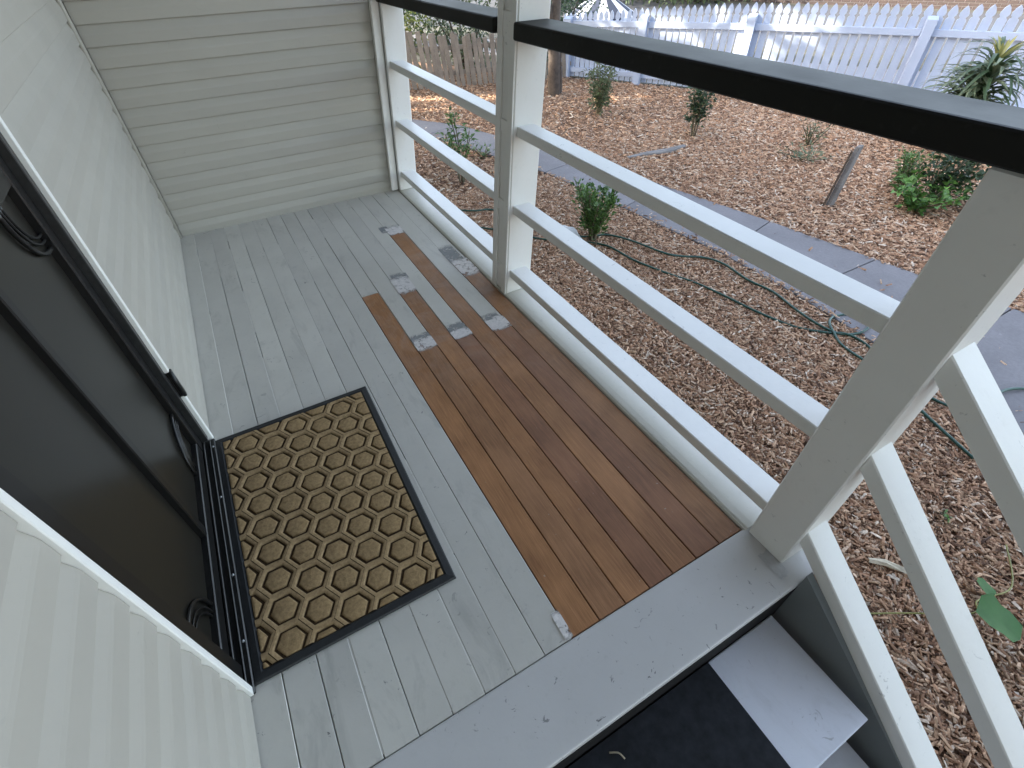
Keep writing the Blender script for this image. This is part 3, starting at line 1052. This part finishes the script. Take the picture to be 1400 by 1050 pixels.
def shrub(name, label, cat, loc, h, r, nstem, nleaf, L, W, leafm, spread=0.5, base=0.15, droop=0.25, up=0.2, lean=(0, 0), group=None, leafy_from=0.25):
    group = {'shrub': 'young shrubs planted in the mulch', 'weed': 'weeds sprouting in the mulch'}.get(cat, group)
    t = thing(name, label, cat, loc, group)
    stems, pts, dirs = [], [], []
    for k in range(nstem):
        a = 2 * math.pi * (k + random.random()) / nstem
        rr = r * spread * random.uniform(0.5, 1.1)
        hh = h * random.uniform(0.70, 1.0)
        p = [Vector((0.02 * math.cos(a), 0.02 * math.sin(a), -0.02)),
             Vector((rr * 0.35 * math.cos(a), rr * 0.35 * math.sin(a), hh * 0.4)),
             Vector((rr * math.cos(a + 0.3) + lean[0] * hh, rr * math.sin(a + 0.3) + lean[1] * hh, hh))]
        sp = smooth_path(p, 5)
        stems.append(tube_geo(sp, [0.006 * (1 - 0.6 * i / len(sp)) + 0.002 for i in range(len(sp))], 5))
        m = nleaf // nstem
        for q in range(m):
            u = leafy_from + (1 - leafy_from) * (random.random() ** 0.8)
            i = min(int(u * (len(sp) - 1)), len(sp) - 2)
            pos = sp[i].lerp(sp[i + 1], u * (len(sp) - 1) - i)
            d = rdir(up)
            pts.append(pos + d * random.uniform(0.0, 1.0) * r * 0.55 * (1.15 - 0.6 * u))
            dirs.append((d + Vector((0, 0, up))).normalized())
    v, f = join_geo(stems)
    link('stems', mesh_from('stems', v, f, M['stem'], True), t)
    n = len(pts)
    v, f = leaf_quads(pts, dirs, [L * random.uniform(0.6, 1.2) for _ in range(n)], [W * random.uniform(0.7, 1.2) for _ in range(n)], droop)
    link('foliage', mesh_from('foliage', v, f, leafm), t)
    return t


shrub('leafy_shrub', 'tall thin olive-leaved shrub in the mulch before the far end of the picket fence', 'shrub', (4.743, 5.986, GZ), 0.64, 0.25, 10, 950, 0.075, 0.026, M['leaf_olive'], 0.75, up=0.1)
shrub('leafy_shrub', 'small dark green shrub ringed by bare soil, beyond the path', 'shrub', (5.154, 4.594, GZ), 0.60, 0.20, 8, 620, 0.065, 0.032, M['leaf_dark'], 0.75, leafy_from=0.38)
shrub('young_plant', 'spindly bright green plant seen between the far rails beside the path', 'plant', (2.083, 4.801, GZ), 0.62, 0.20, 6, 260, 0.078, 0.026, M['leaf_mid'], 0.85, leafy_from=0.45)
shrub('leafy_shrub', 'bushy mid green plant beside the pale stone and garden hose', 'shrub', (2.480, 3.050, GZ), 0.46, 0.21, 13, 1150, 0.062, 0.023, M['leaf_mid'], 0.9, up=0.5)
shrub('leafy_shrub', 'small grey green bush right of the grey stake', 'shrub', (5.578, 2.298, GZ), 0.38, 0.18, 8, 480, 0.060, 0.022, M['leaf_mid'], 0.7)
shrub('leafy_shrub', 'dark leaning shrub half hidden behind the black handrail', 'shrub', (5.62, 1.98, GZ), 0.66, 0.32, 9, 800, 0.075, 0.040, M['leaf_dark'], 0.9, lean=(0.25, -0.15))
shrub('leafy_shrub', 'low clump of bright lime green leaves at the foot of the leaning shrub', 'shrub', (5.33, 1.98, GZ), 0.26, 0.22, 8, 260, 0.085, 0.055, M['leaf_bright'], 1.2, leafy_from=0.1)
shrub('leafy_shrub', 'little green tuft peeping out beside the top of the near post', 'shrub', (5.65, 1.62, GZ), 0.24, 0.18, 5, 130, 0.08, 0.045, M['leaf_mid'], 1.1, leafy_from=0.1)
shrub('weed', 'sparse grey green weed right below the black handrail', 'weed', (6.057, 3.633, GZ), 0.25, 0.18, 6, 90, 0.07, 0.02, M['leaf_olive'], 1.0)
shrub('weed', 'flat faded weed left of the grey stake', 'weed', (5.60, 3.36, GZ), 0.09, 0.26, 7, 110, 0.08, 0.02, M['leaf_grey'], 1.3, leafy_from=0.1)
shrub('weed', 'tiny green sprout at the path edge beside the spindly plant', 'weed', (2.616, 5.371, GZ), 0.10, 0.12, 5, 50, 0.07, 0.02, M['leaf_mid'], 1.0, leafy_from=0.1)
shrub('weed', 'tiny bright seedling alone in the mulch between the stair rails', 'weed', (2.244, 0.095, GZ), 0.05, 0.035, 3, 14, 0.028, 0.012, M['leaf_bright'], 0.8, leafy_from=0.4)

# strappy plant before the picket fence: blades are parts
cord = thing('strappy_plant', 'spiky strap leaved plant with yellow crown in front of the white picket fence', 'plant', (7.05, 2.62, GZ))


def blade(L, W, curve):
    V, F = [], []
    n = 6
    for i in range(n + 1):
        u = i / n
        x = L * u * math.cos(0.4 * u)
        z = curve * (u - 1.35 * u * u) * L
        w = W * (0.45 + 1.1 * u) * (1 - u) ** 0.55 + 0.0005
        V += [(x, -w, z + 0.15 * w), (x, 0, z - 0.25 * w), (x, w, z + 0.15 * w)]
    for i in range(n):
        a = i * 3
        F += [(a, a + 3, a + 4, a + 1), (a + 1, a + 4, a + 5, a + 2)]
    return V, F


me_bl = [mesh_from('leaf_blade', *blade(0.50, 0.027, 0.75), M['leaf_grey'], True), mesh_from('leaf_blade', *blade(0.42, 0.024, 0.55), M['leaf_grey'], True),
         mesh_from('leaf_blade', *blade(0.46, 0.025, 0.95), M['leaf_dark'], True)]
me_tip = mesh_from('leaf_blade', *blade(0.30, 0.020, 0.25), M['leaf_tip'], True)
v, f = join_geo([tube_geo([(0, 0, -0.02), (0.01, 0.0, 0.4), (0.0, 0.02, 0.88)], [0.022, 0.018, 0.012], 7), tube_geo([(0.05, 0.1, -0.02), (0.1, 0.14, 0.3), (0.13, 0.2, 0.62)], [0.02, 0.016, 0.01], 7)])
link('stem', mesh_from('stem', v, f, M['stem'], True), cord)
for k in range(240):
    a = k * 2.399 + random.uniform(-0.2, 0.2)
    if k % 3 == 0:
        b0 = Vector((0.10, 0.16, 0.30 + 0.35 * random.random()))
    else:
        b0 = Vector((0.0, 0.01, 0.30 + 0.56 * (k / 240)))
    link('leaf_blade', me_bl[k % 3], cord, loc=b0).rotation_euler = (random.uniform(-0.3, 0.3), random.uniform(-0.95, 0.15), a)
for k in range(12):
    a = k * 2.399
    link('leaf_blade', me_tip, cord, loc=(0, 0.02, 0.86), label='yellowish young blade of the crown').rotation_euler = (0, -0.9 - 0.35 * random.random(), a)

# big soft leaf on a trailing stem beside the stairs
vine = thing('broad_leaf_vine', 'large bright green lobed leaf on a thin stem beside the stair rails', 'plant', (1.825, -0.215, GZ))
out = [(0, 0), (0.032, 0.052), (0.085, 0.072), (0.112, 0.046), (0.152, 0.038), (0.172, 0.0), (0.150, -0.040), (0.098, -0.062), (0.060, -0.052), (0.024, -0.034)]
V = [(0.085, 0, 0.006)] + [(x, y, 0.02 - 0.10 * abs(y) + 0.02 * math.sin(x * 30)) for x, y in out]
F = [(0, i + 1, (i + 1) % len(out) + 1) for i in range(len(out))]
lf = link('leaf', mesh_from('leaf', V, F, M['leaf_big'], True), vine, loc=(-0.03, 0.03, 0.13))
lf.rotation_euler = (0.1, 0.1, -0.75)
lf.scale = (1.0, 1.25, 1.0)
lf2 = link('leaf', lf.data, vine, loc=(0.14, 0.03, 0.07))
lf2.rotation_euler = (0.2, 0.1, 0.5)
lf2.scale = (0.55, 0.55, 0.55)
st_ = smooth_path([(-0.33, 0.24, 0.045), (-0.18, 0.15, 0.06), (-0.03, 0.03, 0.13), (0.07, 0.04, 0.09), (0.14, 0.03, 0.07), (0.30, 0.00, 0.05), (0.5, 0.1, 0.03)], 5)
v, f = tube_geo(st_, 0.0032, 5)
link('stem', mesh_from('stem', v, f, M['leaf_tip'], True), vine)

# dry bark strip, grey stick, pale stone, stake
def lump_bar(name, label, cat, pts, radii, mat, sides=7, flat=0.5):
    v, f = tube_geo(pts, radii, sides)
    zc = [p[2] for p in pts]
    base = Vector(pts[0])
    v = [Vector((q.x - base.x, q.y - base.y, (q.z - base.z) * flat)) + Vector([random.uniform(-1, 1) * 0.003 for _ in range(3)]) for q in v]
    return link(name, mesh_from(name, v, f, mat), None, None, label, cat, None, base)


lump_bar('dry_bark_strip', 'pale curled strip of dry bark in the mulch between the lower stair rails', 'bark', [(1.76, 0.135, GZ + 0.03), (1.80, 0.09, GZ + 0.045), (1.83, 0.04, GZ + 0.04), (1.86, -0.01, GZ + 0.03)], [0.010, 0.015, 0.013, 0.006], M['twig'])
lump_bar('fallen_branch', 'grey weathered stick lying in the mulch just beyond the path', 'stick', [(3.98, 4.42, GZ + 0.02), (4.25, 4.40, GZ + 0.03), (4.50, 4.33, GZ + 0.045), (4.78, 4.36, GZ + 0.04)], [0.025, 0.04, 0.045, 0.03], M['stake'])
bm = bmesh.new()
bmesh.ops.create_icosphere(bm, subdivisions=3, radius=1.0)
for q in bm.verts:
    k = 1 + 0.28 * noise.noise(q.co * 1.6)
    q.co = Vector((q.co.x * 0.11 * k, q.co.y * 0.15 * k, q.co.z * 0.06 * k))
link('pale_stone', bm_mesh('pale_stone', bm, M['stone']), None, None, 'pale grey broken stone half behind the bushy plant', 'stone', None, (2.33, 3.22, GZ + 0.02))

stake = thing('garden_stake', 'weathered grey timber stake standing tilted in the mulch', 'stake', (4.779, 2.455, GZ))
link('post', hexa('stake_post', [(-0.035, -0.02, -0.02), (0.03, -0.025, -0.02), (0.035, 0.02, -0.02), (-0.03, 0.025, -0.02),
                                 (-0.005, -0.045, 0.535), (0.045, -0.05, 0.55), (0.045, -0.01, 0.545), (0.0, -0.005, 0.53)], M['stake'], 0.004), stake)
link('splint', hexa('splint', [(-0.055, 0.02, -0.01), (-0.037, 0.02, -0.01), (-0.037, 0.035, -0.01), (-0.055, 0.035, -0.01),
                               (-0.028, -0.01, 0.50), (-0.012, -0.01, 0.49), (-0.012, 0.0, 0.50), (-0.028, 0.0, 0.51)], M['bark'], 0.002), stake)

# ------------------------------------------------------------------ garden hose
HA_ = [(1.45, 4.45), (1.799, 4.069), (2.008, 3.996), (2.20, 3.75), (2.16, 3.50), (2.26, 3.25), (2.45, 3.10), (2.623, 3.034), (2.715, 2.825), (2.808, 2.537), (2.903, 2.438), (3.031, 2.319),
       (3.075, 2.16), (3.064, 1.919), (3.10, 1.713), (3.036, 1.485), (3.009, 1.307), (3.05, 1.175), (3.15, 1.11), (3.27, 1.11), (3.335, 1.19),
       (3.29, 1.275), (3.18, 1.30), (3.08, 1.26), (3.02, 1.18), (2.969, 1.089), (2.935, 0.95), (2.935, 0.766), (2.956, 0.559), (3.00, 0.44), (3.153, 0.384), (3.411, 0.350), (3.60, 0.18), (3.72, -0.2)]
HB_ = [(1.70, 3.80), (1.898, 3.541), (2.106, 3.272), (2.349, 3.078), (2.499, 2.882), (2.534, 2.58), (2.641, 2.295), (2.72, 2.10), (2.755, 1.85), (2.80, 1.60), (2.888, 1.37), (3.00, 1.22), (3.085, 1.134), (3.10, 1.00), (3.02, 0.85), (2.85, 0.6), (2.7, 0.2)]
hose = thing('garden_hose', 'green garden hose snaking over the mulch and looping at the path edge', 'hose', (3.0, 1.2, GZ))
for pts, hz in ((HA_, 0.034), (HB_, 0.026)):
    sp = smooth_path([(p[0] - 3.0, p[1] - 1.2, hz - 0.001 + 0.008 * math.sin(i * 1.7)) for i, p in enumerate(pts)], 6)
    v, f = tube_geo(sp, 0.0082, 8)
    link('hose_run', mesh_from('hose_run', v, f, M['hose'], True), hose)

# ------------------------------------------------------------------ white picket fence
pf = thing('picket_fence', 'white picket fence with pointed pale tops along the street side of the garden', 'fence', (FA.x, FA.y, GZ))
pf.rotation_euler = (0, 0, math.atan2(FU.y, FU.x))    # local x runs along the fence, local y towards the street is +


def tip_z(s):
    return float(np.interp(s, [-0.2, 0.0, 0.25, 1.4, 2.26, 2.85, 3.25, 4.2, 5.4, 8.0], [0.285, 0.30, 0.33, 0.43, 0.492, 0.520, 0.535, 0.552, 0.575, 0.60]))


def picket_mesh(h):
    w, t = 0.036, 0.018
    o = [(-w, 0.03), (w, 0.03), (w, h - 0.150), (w * 0.88, h - 0.135), (w * 0.62, h - 0.128), (w * 0.62, h - 0.118), (w * 0.95, h - 0.100), (w * 0.98, h - 0.075), (w * 0.60, h - 0.030), (0, h),
         (-w * 0.60, h - 0.030), (-w * 0.98, h - 0.075), (-w * 0.95, h - 0.100), (-w * 0.62, h - 0.118), (-w * 0.62, h - 0.128), (-w * 0.88, h - 0.135), (-w, h - 0.150)]
    n = len(o)
    V = [(x, 0, z) for x, z in o] + [(x, t, z) for x, z in o]
    F = [tuple(range(n)), tuple(range(n, 2 * n))[::-1]] + [(i, n + i, n + (i + 1) % n, (i + 1) % n) for i in range(n)]
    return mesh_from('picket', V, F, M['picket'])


cache = {}
s = -0.18
while s < 8.6:
    h = round((tip_z(s) - GZ) / 0.02) * 0.02
    if h not in cache:
        cache[h] = picket_mesh(h)
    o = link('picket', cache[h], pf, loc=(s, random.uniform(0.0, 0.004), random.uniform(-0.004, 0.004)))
    o.rotation_euler = (0, random.uniform(-0.008, 0.008), 0)
    o.scale = (0.92 + 0.085 * s, 1, 1)
    s += 0.086 + 0.0079 * max(s, 0)


def frail(s0, s1, za, zb, hgt, y0, y1):
    c = []
    for dz in (0, hgt):
        c += [(s0, y0, za + dz - GZ), (s1, y0, zb + dz - GZ), (s1, y1, zb + dz - GZ), (s0, y1, za + dz - GZ)]
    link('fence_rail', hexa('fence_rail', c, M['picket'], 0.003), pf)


posts = [(-0.10, 0.25), (1.15, 0.325), (2.69, 0.385), (4.80, 0.440), (7.0, 0.46)]
for (sa, ta), (sb, tb) in zip(posts[:-1], posts[1:]):
    za, zb = [float(np.interp(q, [0.0, 0.78, 2.7, 3.4, 5.8, 8], [0.125, 0.152, 0.205, 0.228, 0.246, 0.255])) for q in (sa, sb)]
    frail(sa + 0.062, sb - 0.062, za, zb, 0.078, -0.042, -0.002)
    frail(sa + 0.062, sb - 0.062, -0.505, -0.505, 0.07, -0.042, -0.002)
frail(7.062, 8.7, 0.252, 0.256, 0.078, -0.042, -0.002)
for sp_, tz in posts:
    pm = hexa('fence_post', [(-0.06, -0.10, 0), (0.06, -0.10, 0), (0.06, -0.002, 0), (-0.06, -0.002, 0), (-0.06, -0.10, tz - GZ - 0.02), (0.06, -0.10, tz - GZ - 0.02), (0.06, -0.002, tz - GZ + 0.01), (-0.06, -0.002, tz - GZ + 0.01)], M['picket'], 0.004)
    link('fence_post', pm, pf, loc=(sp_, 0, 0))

# ------------------------------------------------------------------ grey paling fence
PA, PB_ = Vector((2.55, 8.855)), Vector((5.70, 8.05))
pu = (PB_ - PA).normalized()
pal = thing('paling_fence', 'old grey paling fence with uneven leaning boards at the back of the garden', 'fence', (PA.x, PA.y, GZ))
pal.rotation_euler = (0, 0, math.atan2(pu.y, pu.x))
s = 0.0
Lp = (PB_ - PA).length
while s < Lp - 0.04:
    w = random.uniform(0.060, 0.078)
    h = float(np.interp(s, [0, 0.5, 1.8, 3.2], [0.82, 0.80, 0.70, 0.62])) + random.uniform(-0.035, 0.035)
    me = hexa('paling', [(-w / 2, 0, 0.01), (w / 2, 0, 0.01), (w / 2, 0.016, 0.01), (-w / 2, 0.016, 0.01),
                         (-w / 2, 0, h - random.uniform(0, 0.02)), (w / 2, 0, h), (w / 2, 0.016, h), (-w / 2, 0.016, h - random.uniform(0, 0.02))], M['paling'], 0.002)
    o = link('paling', me, pal, loc=(s, random.uniform(-0.004, 0.004), 0))
    o.rotation_euler = (random.uniform(-0.02, 0.02), -0.10 + random.uniform(-0.045, 0.045), 0)
    s += w + random.uniform(0.012, 0.030)
for z in (0.18, 0.52):
    link('fence_rail', box('fence_rail', -0.1, Lp, 0.022, 0.062, z, z + 0.06, M['paling'], 0.003), pal)


# ------------------------------------------------------------------ trees and hedge behind
def tree(name, label, cat, loc, limbs, crown, nleaf, leafL, leafm, r0=0.1, clump=0.5, group=None, keep=None, thr=(-0.28, 0.10)):
    """limbs: list of point lists (local); crown: list of (centre, radii) ellipsoids filled with leaf clumps."""
    t = thing(name, label, cat, loc, group)
    v, f = join_geo([tube_geo(smooth_path(p, 5), [max(r * (1 - 0.75 * i / (5 * (len(p) - 1))), 0.01) for i in range(5 * (len(p) - 1) + 1)], 9) for p, r in limbs])
    v = [Vector(q) + Vector(q).normalized() * 0.0 for q in v]
    link('trunk', mesh_from('trunk', v, f, M['bark'], True), t)
    pts, dirs = [], []
    for (c, rad, share) in crown:
        n = int(nleaf * share)
        k = 0
        while k < n:
            u = Vector([random.uniform(-1, 1) for _ in range(3)])
            if u.length > 1:
                continue
            p = Vector((c[0] + u.x * rad[0], c[1] + u.y * rad[1], c[2] + u.z * rad[2]))
            g = noise.noise((p + Vector(loc)) * clump) + 0.35 * noise.noise((p + Vector(loc)) * clump * 2.7)
            if g < random.uniform(thr[0], thr[1]):
                k += 0.3
                continue
            k += 1
            if keep is not None and not keep(p + Vector(loc)):
                continue
            pts.append(p)
            dirs.append(rdir(-0.3))
    n = len(pts)
    v, f = leaf_quads(pts, dirs, [leafL * random.uniform(0.6, 1.3) for _ in range(n)], [leafL * random.uniform(0.35, 0.6) for _ in range(n)], 0.2)
    link('crown', mesh_from('crown', v, f, leafm), t)
    return t


# leaf gaps cut into the tree crowns along sun rays, to place sun patches
GAPS = []
for q, r in (((7.05, 5.95, 0.10), 0.42), ((6.45, 6.90, 0.25), 0.30), ((7.6, 5.2, 0.30), 0.28), ((6.0, 7.6, 0.1), 0.25), ((5.3, 6.6, -0.6), 0.25), ((3.5, 7.7, -0.6), 0.32), ((4.5, 7.4, -0.6), 0.28), ((5.9, 6.3, -0.6), 0.22), ((3.0, 8.2, -0.6), 0.25), ((6.3, 5.5, -0.6), 0.16), ((5.6, 7.0, -0.6), 0.22), ((6.75, 5.0, -0.6), 0.12), ((5.0, 6.3, -0.6), 0.14), ((3.9, 8.1, -0.2), 0.12), ((2.6, 7.7, -0.6), 0.30), ((3.2, 7.3, -0.6), 0.14)):
    GAPS.append((Vector(q), r))


def not_gap(p):
    for q, r in GAPS:
        d = p - q
        t = d.dot(TO_SUN)
        if (d - TO_SUN * t).length < r:
            return False
    return True


tree('garden_tree', 'brown leaning tree trunk standing between the two fences', 'tree', (4.83, 7.25, GZ),
     [([(0, 0, -0.05), (-0.02, 0.01, 0.5), (0.02, 0.05, 1.2), (0.25, 0.2, 2.6), (0.4, 0.6, 4.2)], 0.105),
      ([(0.02, 0.05, 1.0), (0.14, 0.02, 1.5), (0.6, -0.4, 2.6), (1.0, -0.8, 3.6)], 0.05),
      ([(-0.02, 0.02, 0.8), (-0.2, 0.1, 1.4), (-0.7, 0.4, 2.6), (-1.2, 0.5, 3.4)], 0.045),
      ([(0.10, 0.02, -0.05), (0.11, 0.03, 0.30), (0.04, 0.02, 0.75)], 0.055)],
     [((0.4, 0.5, 4.2), (1.9, 1.9, 1.4), 0.6), ((1.0, -0.8, 3.6), (1.3, 1.3, 1.0), 0.2), ((-1.2, 0.5, 3.5), (1.2, 1.3, 1.0), 0.2)], 5200, 0.14, M['leaf_mid'], clump=0.9, keep=not_gap)

tree('shade_tree', 'broad leafy tree behind the house, its shade dappling the back of the garden', 'tree', (-3.6, 11.2, GZ),
     [([(0, 0, -0.1), (0.1, -0.1, 1.2), (-0.1, 0.1, 2.6), (0.3, 0.0, 4.8)], 0.24),
      ([(-0.1, 0.1, 2.4), (1.2, -0.3, 3.4), (3.2, -1.9, 5.0)], 0.12), ([(-0.1, 0.1, 2.5), (-1.4, 0.4, 3.6), (-2.6, 0.8, 4.8)], 0.12)],
     [((0.2, 0.0, 5.0), (4.8, 3.6, 2.0), 0.78), ((3.4, -2.4, 5.5), (2.6, 2.4, 1.5), 0.22)], 21000, 0.34, M['leaf_mid'], clump=0.6, keep=not_gap, thr=(-0.55, -0.10))  # side lobe added to shade the right end of the picket fence

tree('shade_tree', 'tall bushy unseen tree behind the viewpoint, added to block sky light', 'tree', (7.5, -8.5, GZ),  # out-of-view tree, added to keep sky light off the picket fence
     [([(0, 0, -0.1), (0.1, 0.2, 2.0), (-0.2, 0.3, 4.5), (0.2, 0.0, 7.0)], 0.26)],
     [((0, 0, 5.2), (3.6, 3.4, 3.6), 1.0)], 9000, 0.42, M['leaf_mid'], clump=0.6, keep=not_gap, thr=(-0.7, -0.2))
tree('shade_tree', 'tall bushy unseen tree behind the house roof, added to block sky light', 'tree', (-9.0, -6.0, GZ),  # another added tree out of view, screening low sky beyond the house
     [([(0, 0, -0.1), (0.1, 0.2, 2.0), (-0.2, 0.3, 4.5), (0.2, 0.0, 8.0)], 0.30)],
     [((0, 0, 6.5), (4.0, 5.5, 4.5), 1.0)], 9000, 0.48, M['leaf_mid'], clump=0.6, keep=not_gap, thr=(-0.7, -0.2))


def hedge(name, label, loc, rad, n, L, m, cat='shrub'):
    t = thing(name, label, cat, loc, 'bushes beyond the fences')
    stems = []
    for k in range(5):
        a = k * 1.3
        stems.append(tube_geo([(0.08 * math.cos(a), 0.08 * math.sin(a), -0.05), (rad[0] * 0.3 * math.cos(a), rad[1] * 0.3 * math.sin(a), rad[2] * 0.7), (rad[0] * 0.6 * math.cos(a), rad[1] * 0.6 * math.sin(a), rad[2] * 1.4)], [0.03, 0.02, 0.01], 6))
    v, f = join_geo(stems)
    link('stems', mesh_from('stems', v, f, M['bark'], True), t)
    pts, dirs = [], []
    while len(pts) < n:
        u = Vector([random.gauss(0, 0.5) for _ in range(3)])
        if u.length > 1.15 or u.z < -1:
            continue
        p = Vector((u.x * rad[0], u.y * rad[1], max(rad[2] + u.z * rad[2], 0.03)))
        if noise.noise((p + Vector(loc)) * 2.2) < random.uniform(-0.5, 0.12):
            continue
        pts.append(p)
        dirs.append((u.normalized() + rdir(0)).normalized())
    v, f = leaf_quads(pts, dirs, [L * random.uniform(0.6, 1.3) for _ in pts], [L * random.uniform(0.3, 0.55) for _ in pts], 0.25)
    link('foliage', mesh_from('foliage', v, f, m), t)
    return t


hedge('hedge_bush', 'dense dark green bush beyond the corner of the two fences', (6.4, 9.6, GZ), (0.8, 0.8, 0.75), 2200, 0.09, M['leaf_dark'])
hedge('hedge_bush', 'yellow green bush behind the left end of the paling fence', (2.9, 10.0, GZ), (1.0, 0.7, 0.85), 2200, 0.11, M['leaf_yellow'])
hedge('hedge_bush', 'pale olive bush behind the middle of the paling fence', (4.4, 9.6, GZ), (0.9, 0.7, 0.70), 1800, 0.10, M['leaf_olive'])
hedge('hedge_bush', 'large dark bush in the next garden above the paling fence', (3.9, 13.0, GZ), (2.4, 1.4, 1.3), 3600, 0.15, M['leaf_dark'])
hedge('hedge_bush', 'olive green bush across the street behind the striped canopy', (15.0, 14.5, GZ), (3.0, 2.0, 0.72), 3000, 0.20, M['leaf_olive'])
hedge('hedge_bush', 'dark green bush across the street left of the striped canopy', (11.5, 17.0, GZ), (2.6, 2.0, 1.1), 3000, 0.20, M['leaf_dark'])

# striped canopy beyond the fence
cn = thing('striped_canopy', 'slate and white striped canopy on a white pole seen over the pickets', 'canopy', (8.3, 10.7, GZ))
n = 16
R_, ZT, ZE = 0.78, 0.88, 0.47
for k in range(n):
    a0, a1 = 2 * math.pi * k / n, 2 * math.pi * (k + 1) / n
    am = (a0 + a1) / 2
    V = [(0.03 * math.cos(am), 0.03 * math.sin(am), ZT), (R_ * math.cos(a0), R_ * math.sin(a0), ZE), (R_ * math.cos(a1), R_ * math.sin(a1), ZE), (R_ * math.cos(a1), R_ * math.sin(a1), ZE - 0.05), (R_ * math.cos(a0), R_ * math.sin(a0), ZE - 0.05)]
    link('canopy_panel', mesh_from('canopy_panel', V, [(0, 1, 2), (1, 4, 3, 2)], M['stripe_dark'] if k % 2 else M['stripe_light']), cn)
v, f = tube_geo([(0, 0, 0), (0, 0, ZT + 0.05)], 0.022, 8)
link('pole', mesh_from('pole', v, f, M['stripe_light'], True), cn)

# low brick wall across the street
bw = thing('brick_wall', 'low red brown brick wall across the street behind the right half of the picket fence', 'wall', (*fence_pt(6, 11.6), GZ))
bw.rotation_euler = (0, 0, math.atan2(FU.y, FU.x))
link('wall_core', box('wall_core', -9.5, 14, 0.012, 0.2, 0, 0.64, M['mortar']), bw)
bk = []
for r in range(8):
    for k in range(98):
        x = -9.5 + k * 0.24 + (0.12 if r % 2 else 0)
        v_ = [(x, 0, r * 0.08 + 0.004), (x + 0.225, 0, r * 0.08 + 0.004), (x + 0.225, 0.03, r * 0.08 + 0.004), (x, 0.03, r * 0.08 + 0.004)]
        v_ += [(p[0], p[1], p[2] + 0.068) for p in v_]
        bk.append(([Vector(p) for p in v_], [(3, 2, 1, 0), (4, 5, 6, 7), (0, 1, 5, 4), (1, 2, 6, 5), (2, 3, 7, 6), (3, 0, 4, 7)]))
v, f = join_geo(bk)
link('bricks', mesh_from('bricks', v, f, M['brick']), bw, kind='stuff')
link('coping', box('coping', -9.55, 14.05, -0.03, 0.23, 0.642, 0.70, M['brick'], 0.005), bw)
